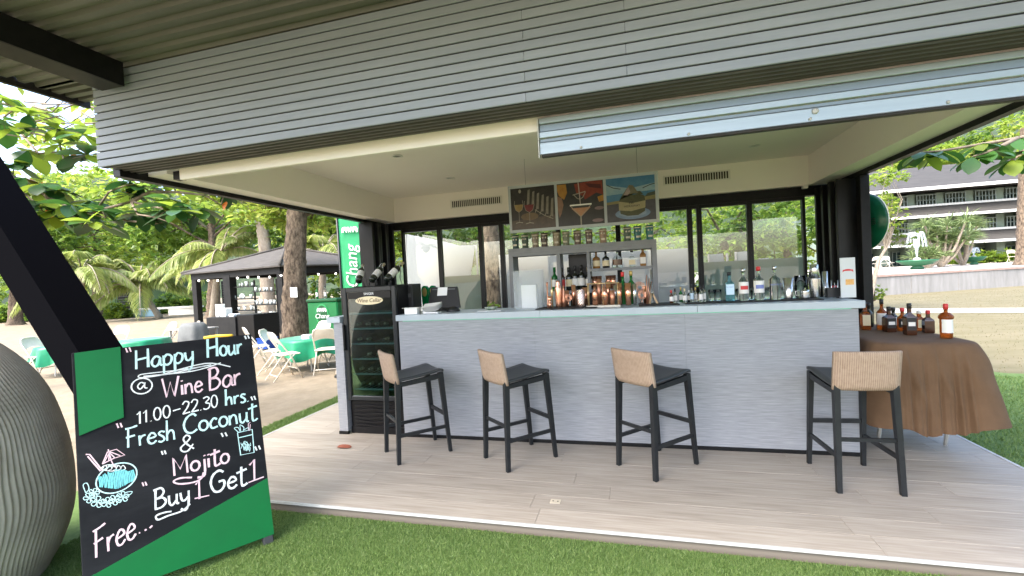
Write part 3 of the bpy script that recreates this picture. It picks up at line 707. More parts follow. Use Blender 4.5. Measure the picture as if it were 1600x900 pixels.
GL = {  # glyph: width, strokes (sharp strokes start with '!')
 'H': (.74, [[(.06, 1), (.03, 0)], [(.62, 1.02), (.6, .02)], [(.03, .48), (.62, .55)]]),
 'a': (.56, [[(.46, .42), (.28, .54), (.08, .38), (.05, .14), (.2, .0), (.38, .12), (.47, .42), (.46, .1), (.56, .02)]]),
 'p': (.56, [[(.08, .52), (.06, -.42)], [(.07, .34), (.24, .55), (.47, .42), (.42, .12), (.22, .0), (.07, .1)]]),
 'y': (.54, [[(.05, .52), (.1, .16), (.24, .08), (.42, .24)], [(.46, .54), (.42, -.15), (.26, -.42), (.04, -.3)]]),
 'o': (.54, [ring(.26, .27, .21, .26)]), 'u': (.56, [[(.05, .52), (.07, .12), (.2, 0), (.4, .2)], [(.43, .52), (.42, .08), (.53, .02)]]),
 'r': (.42, [[(.06, .52), (.07, 0)], [(.07, .28), (.18, .46), (.36, .5)]]),
 'W': (.98, [['!', (.02, 1), (.22, 0), (.45, .75), (.64, 0), (.9, 1)]]), 'i': (.22, [[(.08, .5), (.09, 0)], [(.08, .74), (.1, .68)]]),
 'n': (.54, [[(.05, .52), (.05, 0)], [(.05, .28), (.2, .5), (.37, .42), (.42, 0)]]),
 'e': (.52, [[(.06, .27), (.42, .33), (.36, .5), (.2, .52), (.05, .28), (.12, .04), (.3, 0), (.47, .12)]]),
 'B': (.66, [[(.1, 1), (.06, 0)], [(.0, .97), (.35, 1.02), (.48, .8), (.34, .58), (.1, .52), (.42, .5), (.56, .26), (.36, .03), (.02, 0)]]),
 '1': (.34, [['!', (.02, .78), (.18, 1), (.16, 0)]]), '.': (.2, [[(.07, .04), (.09, .0)]]), '0': (.52, [ring(.24, .5, .19, .5)]), '-': (.6, [[(.08, .45), (.52, .5)]]),
 '2': (.52, [[(.05, .78), (.2, 1), (.42, .86), (.34, .5), (.04, .02)], [(.04, .02), (.48, .06)]]), '3': (.5, [[(.06, .92), (.3, 1), (.42, .8), (.2, .54), (.44, .4), (.4, .1), (.2, 0), (.04, .1)]]),
 'h': (.54, [[(.07, 1.05), (.05, 0)], [(.05, .28), (.22, .5), (.38, .42), (.42, 0)]]), 's': (.44, [[(.38, .48), (.2, .54), (.08, .42), (.3, .24), (.34, .08), (.18, 0), (.04, .06)]]),
 'F': (.6, [[(.14, .95), (.1, 0)], [(.0, .98), (.3, 1.0), (.58, 1.06)], [(.02, .52), (.45, .58)]]),
 'C': (.74, [[(.66, .86), (.5, 1.0), (.22, .86), (.06, .5), (.16, .12), (.42, .0), (.68, .14)]]), 'c': (.46, [[(.4, .46), (.24, .54), (.06, .3), (.14, .04), (.42, .08)]]),
 't': (.44, [[(.2, .92), (.18, .1), (.3, .0), (.46, .08)], [(-.05, .66), (.46, .76)]]),
 '&': (.7, [[(.62, .1), (.3, .5), (.2, .8), (.34, 1), (.48, .84), (.36, .6), (.08, .28), (.14, .04), (.36, .02), (.6, .4)]]),
 'M': (.82, [['!', (.08, 0), (.06, .98), (.36, .3), (.66, 1.0), (.7, 0)]]), 'j': (.3, [[(.18, .52), (.18, -.25), (.04, -.42), (-.2, -.4)], [(.18, .74), (.2, .68)]]),
 'G': (.8, [[(.66, .88), (.46, 1.0), (.18, .84), (.06, .46), (.2, .06), (.46, .0), (.66, .2), (.66, .46), (.42, .46)]]),
 'w': (.7, [['!', (.04, .5), (.18, 0), (.32, .4), (.46, 0), (.62, .5)]]), '"': (.3, [[(.04, 1), (.1, .72)], [(.18, 1), (.24, .72)]]), ' ': (.36, []), '@': (1., [ring(.5, .45, .45, .5, 20, 400), [(.62, .6), (.46, .68), (.32, .46), (.42, .26), (.6, .5), (.64, .66), (.62, .34), (.74, .28)]]),
}
def stroke(b, pts, w, z=.0012):
    pts = [Vector((p[0], p[1], 0)) for p in pts]; n = len(pts)
    if n == 2: pts = [pts[0], (pts[0]+pts[1])/2, pts[1]]; n = 3
    vs_ = []
    for i, p in enumerate(pts):
        d = pts[min(i+1, n-1)]-pts[max(0, i-1)]
        if d.length < 1e-7: d = Vector((1, 0, 0))
        d.normalize(); nn = Vector((-d.y, d.x, 0)); ww = w*random.uniform(.82, 1.15)/2
        a, c = p+nn*ww, p-nn*ww; vs_ += [(a.x, a.y, z), (c.x, c.y, z)]
    b.add(vs_, [(2*i, 2*i+1, 2*i+3, 2*i+2) for i in range(n-1)])
def write(txt, pa, pb, cap, c, wpx=2.6, slant=.0, name='chalk_lettering', z=.0012):
    """baseline from photo point pa to pb, cap height in photo pixels"""
    b = B(); A = Vector((*S(*pa), 0)); Bq = Vector((*S(*pb), 0)); Tq = Vector((*S(pa[0]-cap*.05, pa[1]-cap), 0)); T2 = Vector((*S(pb[0]-cap*.05, pb[1]-cap), 0))
    tot = sum(GL[k][0] for k in txt); X = 0
    for k in txt:
        wd, sts = GL[k]
        for s_ in sts:
            sharp = s_[0] == '!'; q = s_[1:] if sharp else s_
            q = q if sharp else cat(q)
            pts = []
            for gx, gy in q:
                t = (X+gx)/tot; base = A.lerp(Bq, t); upv = (Tq-A).lerp(T2-Bq, t); pts.append(base+upv*gy)
            pxm = (Bq-A).length/max(1, math.hypot(pb[0]-pa[0], pb[1]-pa[1]))
            stroke(b, pts, wpx*pxm*1.25, z)
        X += wd
    return b.build(name, CH[c], sg, local=True)
def draw(polys, c, wpx=1.4, smooth=True, name='chalk_drawing', z=.0012):
    b = B()
    for q in polys:
        q = [S(*p) for p in (cat(q) if smooth else q)]; stroke(b, q, wpx*.0031, z)
    return b.build(name, CH[c], sg, local=True)
write('Happy', (212, 577), (304, 564), 29, 'cyan', 3); write('Hour', (324, 559), (380, 552), 29, 'cyan', 3)
write('"', (196, 570), (208, 568), 26, 'pink', 2.2); write('"', (382, 545), (392, 543), 20, 'white', 2)
draw([[(318, 572), (270, 583), (222, 590), (218, 586), (236, 583), (290, 577), (330, 570)], [(224, 588), (300, 580), (345, 567)], [(250, 586), (320, 568), (360, 573)]], 'white', 2.0)
write('@', (204, 616), (240, 612), 24, 'white', 2); write('Wine', (254, 622), (318, 611), 30, 'pink', 2.8); write('Bar', (326, 610), (378, 600), 33, 'pink', 2.8)
write('11.00-22.30', (214, 663), (342, 635), 19, 'white', 2.0); write('hrs.', (352, 634), (390, 627), 24, 'cyan', 2.6)
write('Fresh', (197, 700), (276, 686), 30, 'cyan', 2.7); write('Coconut', (286, 679), (402, 656), 29, 'cyan', 2.7)
write('"', (182, 688), (194, 686), 26, 'pink', 2.2); write('"', (392, 642), (402, 640), 22, 'white', 2)
write('&', (280, 707), (306, 703), 25, 'white', 2.2); write('"', (252, 727), (262, 725), 22, 'white', 2); write('"', (345, 699), (358, 697), 22, 'white', 2)
write('Mojito', (270, 744), (360, 722), 28, 'pink', 3.)
draw([[(318, 738), (314, 748), (300, 754), (280, 756), (271, 752), (282, 747), (300, 746)]], 'pink', 2.8)
write('Buy', (241, 796), (298, 782), 30, 'white', 3); write('1', (306, 781), (318, 778), 30, 'pink', 2.6); write('Get', (328, 771), (386, 757), 32, 'white', 3); write('1', (390, 752), (406, 748), 32, 'pink', 2.8)
draw([[(304, 779), (327, 774)], [(388, 754), (412, 745)]], 'pink', 2.2, False)
draw([[(297, 787), (285, 798), (262, 806), (247, 812), (244, 806), (256, 801), (268, 799)]], 'white', 2.8)
write('"', (222, 776), (232, 774), 22, 'pink', 2); write('"', (398, 722), (410, 719), 24, 'white', 2)
write('Free', (147, 873), (214, 838), 43, 'pink', 3.2); draw([[(217, 833), (219, 832)], [(226, 829), (229, 827)], [(234, 825), (238, 821)]], 'pink', 2.6, False)
# coconut drawing
cc = (182, 747)
draw([[(cc[0]+32*math.cos(t)*.99+ -3*math.sin(t), cc[1]+23*math.sin(t)-6*math.cos(t)) for t in np.linspace(0, 2*math.pi, 24)]], 'cyan', 2.)
draw([[(cc[0]+x-1.5, cc[1]-6*x/32-13+abs(x)*.25+random.uniform(-2, 2)), (cc[0]+x+1, cc[1]-6*x/32+2), (cc[0]+x+random.uniform(-1, 2), cc[1]-6*x/32+17-abs(x)*.3)] for x in np.linspace(-27, 27, 22)], 'teal', 1.7)
draw([[(174+15*math.cos(t), 731+5*math.sin(t)) for t in np.linspace(0, 6.3, 14)]]+[[(160+k*7, 733), (164+k*7, 727), (168+k*7, 732), (163+k*7, 735)] for k in range(5)], 'white', 1.3)
draw([[(134, 710), (140, 710), (160, 735)], [(137, 713), (157, 736)]], 'pink', 2., False)
draw([[(160, 725), (168, 706), (182, 702), (195, 711), (178, 716), (160, 725)], [(169, 702), (174, 720), (179, 730)], [(171, 707), (163, 722)], [(171, 707), (170, 719)], [(171, 707), (180, 716)], [(172, 706), (188, 712)]], 'pink', 1.5, False)
fl = []
for (fx, fy, fr_) in ((140, 778, 8), (152, 784, 9), (167, 785, 8), (180, 781, 8), (192, 776, 8), (147, 770, 7)):
    for k in range(5):
        a = 2*math.pi*k/5+fx; fl.append([(fx, fy), (fx+fr_*math.cos(a-.4), fy+fr_*.8*math.sin(a-.4)), (fx+fr_*1.2*math.cos(a), fy+fr_*math.sin(a)), (fx+fr_*math.cos(a+.4), fy+fr_*.8*math.sin(a+.4)), (fx, fy)])
fl += [[(134, 770), (130, 758), (136, 755), (139, 764), (134, 770)], [(192, 778), (204, 772), (206, 768), (196, 770), (192, 778)]]
draw(fl, 'cyan', 1.2)
draw([[(371, 676), (376, 711), (397, 707), (394, 671), (371, 676)], [(373, 684), (394, 679)]], 'cyan', 1.7, False)
draw([[(376+random.uniform(-1, 14), 688+random.uniform(0, 18)), (380+random.uniform(-2, 12), 686+random.uniform(0, 20)), (378+random.uniform(-2, 14), 690+random.uniform(0, 16))] for k in range(12)], 'cyan', 1.)
draw([[(372, 675), (366, 669), (372, 668), (375, 674)], [(376, 673), (375, 664), (381, 668), (380, 673)], [(381, 672), (388, 668), (388, 673)]], 'cyan', 1.3)
draw([[(388, 673), (388, 662), (391, 660)], [(390, 673), (391, 663)]], 'pink', 1.4, False)

# ================================================================== RIBBED POT
POT = mat('ribbed_pot', (.31, .265, .215), .75, c2=(.40, .345, .285), scale=6, bump=.15, bscale=60)
pr = [(.50, -.06), (.54, -.02), (.60, .12), (.635, .25), (.645, .37), (.643, .52), (.632, .66), (.605, .80), (.575, .93), (.525, 1.06), (.46, 1.17), (.38, 1.27), (.29, 1.36), (.22, 1.44), (.2, 1.5)]
def interp(z_):
    return np.interp(z_, [p[1] for p in pr[:15]], [p[0] for p in pr[:15]])
na, nz, ribs = 900, 64, 150
zz = np.linspace(-.06, 1.5, nz); aa = np.linspace(0, 2*np.pi, na, endpoint=False)
A2, Z2 = np.meshgrid(aa, zz, indexing='ij')
rad = interp(Z2)
k3 = np.ones(5)/5
for i in range(na): rad[i] = np.convolve(np.pad(rad[i], 2, mode='edge'), k3, 'valid')
wob = .035*np.sin(Z2*6+A2*3)+.02*np.sin(Z2*13-A2*2)
rad = rad+.0045*np.sin((A2+wob)*ribs)
pc_ = at_y(118, 760, 2.0); pcx, pcy = pc_[0]-.645*.52, pc_[1]-.645*.85
V = np.stack([rad*np.cos(A2), rad*np.sin(A2), Z2], -1).reshape(-1, 3)
I = (np.arange(na)[:, None]*nz+np.arange(nz-1)[None]).ravel(); J = ((np.arange(na)+1) % na)[:, None]*nz+np.arange(nz-1)[None]; J = J.ravel()
o = bpy.data.objects.new('ribbed_pot', np_mesh('ribbed_pot', V, np.stack([I, J, J+1, I+1], 1), POT, smooth=True)); col.objects.link(o); o.location = (pcx, pcy, 0)
tag(o, 'huge grey brown ribbed vase standing on the turf left of the chalkboard', 'vase')
# ================================================================== BACK SHELF AND MENU BOARD
SHG = mat('shelf_grey', (.16, .165, .17), .5, c2=(.20, .205, .21), scale=6)
SY0, SY1 = 5.08, 5.34
shf = thing('bar_shelf', 'grey open framed bottle shelf unit behind the counter', 'shelf', (-.55, 5.1, 0))
B().box(-1.36, -1.31, SY0, SY1, 0, 1.80).build('upright', SHG, shf); B().box(.235, .285, SY0, SY1, 0, 1.80).build('upright', SHG, shf)
B().box(-.80, -.76, SY0+.001, SY1-.001, 0, 1.752).build('upright', SHG, shf)
B().box(-1.3605, .2855, SY0-.001, SY1+.001, 1.7535+.047, 1.845).build('shelf_board', SHG, shf); B().box(-1.309, .234, SY0, SY1, 1.7525, 1.7995).build('shelf_board', SHG, shf)
B().box(-.43, .234, SY0+.002, SY1-.002, 1.535, 1.565).build('shelf_board', SHG, shf)
B().box(-.759, -.43, SY0+.002, SY1-.002, 1.30, 1.33).build('shelf_board', SHG, shf); B().box(-.4299, .234, SY0+.003, SY1-.003, 1.30, 1.33).build('shelf_board', SHG, shf)
B().box(-.462, -.4305, SY0+.002, SY1-.002, 1.331, 1.752).build('upright', SHG, shf)
B().box(-.70, -.44, SY1+.003, SY1+.02, 1.0, 1.75).build('back_panel', FRB, shf)
B().box(-1.309, .234, SY0+.002, SY1-.002, .98, 1.02).build('shelf_board', SHG, shf)
# menu board: grey backing with three printed pictures
mb = thing('menu_board', 'grey hanging board with three drink photographs above the bar shelf', 'board', (-.49, 5.0, 2.02))
MBG = mat('board_grey', (.40, .43, .46), .5); MY = 5.0
q = [at_y(793, 292, MY), at_y(1028, 266, MY), at_y(1030, 346, MY), at_y(797, 366, MY)]
bx0, bx1, bz0, bz1 = -1.308, .325, 2.018, 2.552
B().box(bx0, bx1, MY, MY+.018, bz0, bz1, .002).build('backing', MBG, mb)
for x, z in ((bx0+.02, bz1-.025), (bx1-.02, bz1-.025), (bx0+.02, bz0+.02), (bx1-.02, bz0+.025), (-.49, bz1-.015), (-.49, bz0+.012)):
    b = B(); b.lathe([(.010, 0), (.010, .006), (.004, .008)], 10); o = b.build('standoff', EDGE, mb, local=True)
    o.matrix_basis = world_of(mb).inverted() @ Matrix.Translation((x, MY-.0005, z)) @ RX90
for x in (-1.1, .12):
    B().tube([(x, MY+.009, bz1), (x, MY+.009, CZ)], .0012, 6).build('hanger_wire', WIRE, mb)
def pic(x0, x1, shapes, base):
    po = B().box(x0, x1, MY-.004, MY-.0005, bz0+.032, bz1-.034).build('picture', base, mb)
    w_, h_ = x1-x0, bz1-bz0-.066
    for k, (kind, m, pts) in enumerate(shapes):
        y = MY-.0046-.00025*k; b = B()
        P = lambda p: (x0+p[0]*w_, y, bz0+.032+p[1]*h_)
        if kind == 'poly': b.poly([P(p) for p in pts])
        elif kind == 'disc':
            cx, cy, rx, ry = pts; b.poly([P((cx+rx*math.cos(2*math.pi*i/26), cy+ry*math.sin(2*math.pi*i/26))) for i in range(26)])
        elif kind == 'line':
            q_, wd = pts
            pp = [Vector((P(p)[0], 0, P(p)[2])) for p in q_]; vs_ = []
            for i, p in enumerate(pp):
                d = (pp[min(i+1, len(pp)-1)]-pp[max(i-1, 0)]).normalized(); nn = Vector((-d.z, 0, d.x))*wd*w_/2
                vs_ += [(p.x+nn.x, y, p.z+nn.z), (p.x-nn.x, y, p.z-nn.z)]
            b.add(vs_, [(2*i, 2*i+2, 2*i+3, 2*i+1) for i in range(len(pp)-1)])
        b.build('print', m, po)
    return po
pm = lambda n, c, c2=None, s=9.: mat('print_'+n, tuple(.5*q for q in c), .4, c2=tuple(.5*q for q in (c2 or tuple(.8*k_ for k_ in c))), scale=s*2.2, detail=9)
cw = (bx1-bx0-.032*2-.03*2)/3; X1 = bx0+.03; X2 = X1+cw+.03; X3 = X2+cw+.03
GLS = pm('glass', (.62, .56, .45)); WINE = pm('wine', (.22, .02, .03), (.32, .04, .05)); GOLD = pm('gold', (.45, .30, .10), (.6, .42, .15))
def goblet(cx, top, bot, r, liquid):
    h = top-bot
    bowl = [(cx-r, top), (cx-r*1.15, top-h*.2), (cx-r*.8, top-h*.42), (cx, top-h*.52), (cx+r*.8, top-h*.42), (cx+r*1.15, top-h*.2), (cx+r, top)]
    liq = [(cx-r*1.1, top-h*.18), (cx-r*.8, top-h*.42), (cx, top-h*.51), (cx+r*.8, top-h*.42), (cx+r*1.1, top-h*.18)]
    return [('poly', liquid, liq), ('line', GLS, (bowl, .008)), ('line', GLS, ([(cx, top-h*.52), (cx, bot+.02)], .008)), ('line', GLS, ([(cx-r*.9, bot), (cx, bot+.02), (cx+r*.9, bot)], .016))]
sh1 = [('poly', pm('table', (.10, .07, .05), (.16, .11, .08)), [(0, 0), (1, 0), (1, .3), (0, .22)]), ('disc', pm('bokeh', (.28, .19, .10), (.2, .13, .07)), (.42, .30, .2, .09))]
for k in range(6):
    x = .40+k*.105; sh1.append(('poly', pm('steel', (.42, .37, .30), (.30, .26, .2)), [(x, .93-k*.05), (x+.05, .95-k*.05), (x+.025, .60-k*.07), (x-.035, .58-k*.06)]))
    sh1.append(('line', GLS, ([(x-.03, .58-k*.06), (x-.06, .48-k*.05)], .012)))
sh1 += goblet(.18, .70, .16, .09, GOLD)+goblet(.42, .68, .13, .10, WINE)+[('line', GLS, ([(.55, .45), (.75, .3), (.95, .2)], .012)), ('disc', GLS, (.22, .92, .03, .045))]
pic(X1, X1+cw, sh1, pm('dark_room', (.022, .019, .017), (.05, .042, .036), 6))
RED = pm('red_cloth', (.30, .035, .02), (.42, .07, .03)); ORG = pm('cocktail', (.72, .33, .16), (.8, .42, .24)); AMB = pm('amber_glow', (.75, .38, .06), (.6, .25, .04))
sh2 = [('poly', AMB, [(0, .98), (.2, .98), (.22, .78), (.15, .62), (.04, .72), (0, .85)]), ('poly', pm('hand', (.45, .24, .16)), [(0, .72), (.1, .66), (.13, .5), (.08, .3), (.03, .2), (0, .4)]),
       ('poly', RED, [(.38, .96), (.7, 1), (.98, .99), (.99, .66), (.85, .72), (.6, .58), (.58, .66), (.42, .75)]), ('poly', pm('red_dark', (.12, .012, .01)), [(.62, .96), (.95, .9), (.96, .8), (.7, .86)]),
       ('poly', AMB, [(.87, .62), (1, .66), (1, .52), (.9, .5)]), ('disc', pm('mauve', (.38, .26, .28)), (.9, .36, .1, .04)), ('disc', pm('mauve', (.38, .26, .28)), (.86, .08, .12, .04)),
       ('line', GLS, ([(.36, .72), (.44, .62), (.5, .6), (.56, .64), (.62, .76)], .016)), ('line', GLS, ([(.34, .71), (.62, .77)], .02)), ('line', pm('stream', (.85, .7, .6)), ([(.47, 1), (.49, .7), (.5, .45)], .02)),
       ('poly', ORG, [(.30, .40), (.72, .40), (.52, .2), (.48, .2)]), ('line', GLS, ([(.27, .47), (.49, .2), (.51, .2), (.74, .47)], .016)), ('line', PRINTW, ([(.27, .47), (.74, .47)], .03)), ('line', GLS, ([(.5, .2), (.5, 0)], .028))]
pic(X2, X2+cw, sh2, pm('bar_dark', (.03, .03, .03), (.055, .052, .05), 5))
SEA = pm('sea', (.12, .32, .50)); HUSK = pm('coconut_flesh', (.52, .45, .26), (.6, .52, .32), 14); HUSKG = pm('coconut_husk', (.10, .11, .05), (.14, .14, .07), 14); PLATE = pm('plate_blue', (.32, .46, .72))
sh3 = [('poly', pm('cloud', (.55, .72, .84), (.35, .58, .78), 5), [(0, .62), (1, .66), (1, .82), (.5, .74), (0, .86)]), ('poly', pm('beach', (.42, .35, .16), (.3, .27, .12)), [(0, .40), (1, .46), (1, .58), (.7, .52), (0, .46)]),
       ('poly', pm('far_hill', (.10, .13, .10)), [(.78, .52), (1, .55), (1, .63), (.85, .6)]), ('poly', pm('wood_table', (.085, .085, .11), (.13, .125, .15)), [(0, 0), (1, 0), (1, .46), (0, .40)]),
       ('disc', PLATE, (.53, .17, .36, .13)), ('disc', pm('plate_rim', (.45, .58, .80)), (.53, .18, .28, .09)),
       ('poly', HUSKG, [(.28, .18), (.42, .12), (.64, .12), (.78, .2), (.8, .4), (.78, .55), (.68, .6), (.32, .58), (.25, .46)]), ('poly', HUSK, [(.25, .26), (.5, .22), (.79, .28), (.8, .44), (.52, .40), (.25, .46)]),
       ('poly', HUSKG, [(.27, .5), (.33, .6), (.52, .62), (.76, .58), (.7, .66), (.45, .66)]), ('poly', pm('lid', (.30, .27, .18)), [(.33, .6), (.48, .82), (.56, .8), (.66, .62)]), ('poly', pm('flower', (.6, .45, .45)), [(.36, .6), (.46, .78), (.5, .66), (.44, .58)]),
       ('line', pm('twig', (.05, .05, .03)), ([(.02, .86), (.15, .78), (.3, .74)], .016)), ('line', pm('twig', (.05, .05, .03)), ([(.75, .72), (.9, .78), (1, .8)], .016))]
po = pic(X3, X3+cw, sh3, pm('blue_sky', (.07, .26, .52), (.14, .36, .6), 4))
wtext('HIDEAWAY', .032, mat('print_black', (.02, .02, .02), .6), 'print_lettering', po, (X3+cw*.52, MY-.0082, bz0+.032+(bz1-bz0-.066)*.335))
wtext('m', .06, MATS['print_black'], 'print_lettering', po, (X3+cw*.51, MY-.0082, bz0+.032+(bz1-bz0-.066)*.42))

# ================================================================== BOTTLES AND BAR TOOLS
CLEAR = mat('clear_glass', (.92, .96, .95), .04, trans=1., ior=1.18); BLUEG = mat('blue_glass', (.25, .62, .72), .05, trans=.85, ior=1.2)
GREENG = mat('green_glass', (.02, .16, .035), .08, trans=.3, ior=1.3); AMBER = mat('amber_glass', (.45, .11, .02), .06, trans=.65, ior=1.3); COGN = mat('cognac_glass', (.35, .17, .05), .08, trans=.4, ior=1.3)
DKG = mat('dark_glass', (.012, .014, .010), .1, spec=.7); BRNG = mat('brown_glass', (.05, .018, .008), .1, spec=.7)
WLAB = mat('label_plain', (.74, .72, .68), .6); BLAB = mat('label_black', (.02, .02, .02), .5); CLAB = mat('label_cream', (.66, .56, .36), .6); RLAB = mat('label_red', (.55, .04, .04), .5); GLAB = mat('label_gold', (.5, .36, .12), .4, metal=.5); BLLAB = mat('label_pale_blue', (.5, .66, .78), .5); ULAB = mat('label_blue_print', (.16, .20, .45), .5)
SILV = mat('tin_steel', (.55, .55, .53), .22, metal=.95, c2=(.62, .62, .6), scale=4); COPPER = mat('polished_copper', (.80, .42, .28), .2, metal=.9, c2=(.70, .33, .20), scale=9); COPB = mat('brushed_copper', (.62, .30, .19), .38, metal=.8); GOLDW = mat('gold_wire', (.72, .50, .26), .3, metal=.7); WOOD = mat('pale_wood', (.45, .30, .16), .6, c2=(.55, .38, .22), scale=10, stretch=(1, 6, 6)); BPL = mat('black_plastic', (.015, .015, .016), .4)
def bottle(x, y, z, h, r, nr, gm, label, capm=BLAB, labm=WLAB, lab=(.18, .5), sh=.62, nk=.74, rz=0., square=False, caph=.1, name='bottle', group=None, stripe=None, flat=1.):
    t = thing(name, label, 'bottle', (x, y, z), rz, group)
    pf = bottle_prof(h*(1-caph*.35), r, nr, sh, nk); n = 4 if square else 16
    b = B(); b.lathe(pf, n)
    if square:
        b.sm = [False]*len(b.sm); a = R(45); sq = 1.25
        b.v = [((x_*math.cos(a)-y_*math.sin(a))*sq, (x_*math.sin(a)+y_*math.cos(a))*sq*flat, z_) for x_, y_, z_ in b.v]
    elif flat != 1.: b.v = [(x_, y_*flat, z_) for x_, y_, z_ in b.v]
    b.build('glass', gm, t, local=True)
    B().lathe([(nr*1.25, h*(1-caph)), (nr*1.25, h), (nr*.4, h*1.004)], 12, capb=True).build('cap', capm, t, local=True)
    if labm is not None:
        if square: lb = B().box(-r*.8, r*.8, -r*.8909*flat-.0025, -r*.8909*flat-.0008, h*lab[0], h*lab[1])
        else:
            lb = B(); vs_ = []; k = 12
            for zz_ in (h*lab[0], h*lab[1]):
                for i in range(k+1):
                    a = R(-90-75+150*i/k); vs_.append(((r+.0012)*math.cos(a), (r+.0012)*math.sin(a)*flat, zz_))
            lb.smooth = True; lb.add(vs_, [(i, i+1, k+2+i, k+1+i) for i in range(k)])
        lo = lb.build('label_paper', labm, t, local=True)
        if stripe is not None:
            zc = h*(lab[0]+lab[1])/2; hh = h*(lab[1]-lab[0])*.16
            if square: sb_ = B().box(-r*.6, r*.6, -r*.8909*flat-.0038, -r*.8909*flat-.0028, zc-hh, zc+hh)
            else:
                sb_ = B(); vs_ = []; k = 8
                for zz_ in (zc-hh, zc+hh):
                    for i in range(k+1):
                        a = R(-90-45+90*i/k); vs_.append(((r+.0024)*math.cos(a), (r+.0024)*math.sin(a)*flat, zz_))
                sb_.add(vs_, [(i, i+1, k+2+i, k+1+i) for i in range(k)])
            sb_.build('label_band', stripe, lo, local=True)
    return t
def px(u, v, y): return at_y(u, v, y)[0]
def hpx(n, x, y, z=1.3): return n*depth((x, y, z))/F
CT = 1.2095
# shelf, upper compartment
SZ = 1.5655
for u, hp, r, nr, gm, cm, lm, sq, lab, fl in ((932, 29, .042, .012, COGN, BLAB, CLAB, 0, 'amber cognac bottle at the left of the upper bottle shelf', 1), (947, 28, .040, .012, DKG, BLAB, CLAB, 0, 'dark bottle with cream label, second on the upper bottle shelf', 1),
        (965, 30, .055, .012, CLEAR, BLAB, BRNG, 0, 'broad shouldered clear decanter bottle in the middle of the upper bottle shelf', .6), (988, 25, .042, .014, CLEAR, BLAB, CLAB, 1, 'square clear bottle with pale label, fourth on the upper bottle shelf', .7), (1005, 33, .036, .014, COGN, GLAB, WLAB, 1, 'tall square golden bottle at the right of the upper bottle shelf', .8)):
    x = px(u, 415, 5.2); bottle(x, 5.2, SZ, hpx(hp, x, 5.2), r, nr, gm, lab, cm, lm, (.12, .42), square=bool(sq), flat=fl, sh=.45 if r > .05 else .55, nk=.66, group='bottles on the upper shelf')
SZ = 1.3305
for u, hp, gm, cm, lm, lab in ((867, 37, GREENG, GREENG, WLAB, 'green wine bottle at the left end of the wine shelf'), (878, 36, BRNG, BRNG, RLAB, 'brown wine bottle with red label on the wine shelf'), (889, 36, DKG, DKG, CLAB, 'dark wine bottle with cream label on the wine shelf'), (899, 38, DKG, BLAB, WLAB, 'black wine bottle with tall white label on the wine shelf'), (909, 39, DKG, BLAB, WLAB, 'black wine bottle with square white label right of the middle on the wine shelf'), (920, 35, DKG, GLAB, WLAB, 'dark wine bottle at the right end of the wine shelf')):
    x = px(u, 440, 5.2); bottle(x, 5.2, SZ, hpx(hp, x, 5.2), .037, .013, gm, lab, cm, lm, (.18, .48), caph=.2, group='wine bottles on the shelf')
# copper tumblers stored on the lower shelf
for k, u in enumerate((929, 936, 951, 958)):
    x = px(u, 440, 5.2); o = B().lathe([(.026, 0), (.034, .15), (.0335, .15), (.0255, .004)], 16, (x, 5.2, SZ), True, False).build('copper_tumbler', COPPER)
    tag(o, ['first', 'second', 'third', 'last'][k]+' copper tumbler from the left on the shelf under the upper bottles', 'tumbler', 'copper tumblers on the shelf')
# tiki mugs along the top of the shelf unit
MUGS = [((.035, .09, .075), 806, 'dark teal'), ((.06, .10, .06), 821, 'mossy green'), ((.30, .24, .17), 837, 'pale brown'), ((.10, .07, .05), 851, 'dark brown'), ((.34, .28, .18), 870, 'tan'), ((.22, .24, .15), 885, 'olive'), ((.16, .11, .08), 903, 'brown'), ((.14, .10, .075), 921, 'chocolate'), ((.36, .24, .15), 943, 'orange brown'), ((.09, .13, .09), 981, 'grey green'), ((.03, .16, .15), 997, 'turquoise'), ((.04, .19, .17), 1016, 'bright turquoise')]
for c, u, nm in MUGS:
    x = px(u, 385, 5.2); m_ = mat('mug_'+nm.replace(' ', '_'), c, .35, c2=tuple(q*.6 for q in c), scale=40)
    t = thing('tiki_mug', nm+' carved face mug on top of the bar shelf', 'mug', (x, 5.2, 1.8455), random.uniform(-.2, .2), 'face mugs on the bar shelf')
    b = B(); b.lathe([(.034, 0), (.038, .01), (.036, .05), (.041, .09), (.039, .13), (.042, .165), (.036, .165), (.034, .03)], 14, capt=False); b.build('body', m_, t, local=True)
    pale = mat('mug_relief', (.62, .56, .44), .5)
    for s in (-1, 1): B().sphere((s*.016, -.037, .11), .010, 8, 5).build('eye', pale, t, local=True)
    B().box(-.006, .006, -.052, -.034, .07, .10, .003).build('nose', m_, t, local=True)
    b = B()
    for k in range(5): b.box(-.022+k*.009, -.0145+k*.009, -.046, -.034, .035, .055)
    b.build('teeth', pale, t, local=True); B().lathe([(.043, .14), (.0445, .145), (.043, .15)], 14, capb=False, capt=False).build('brow_band', pale, t, local=True)
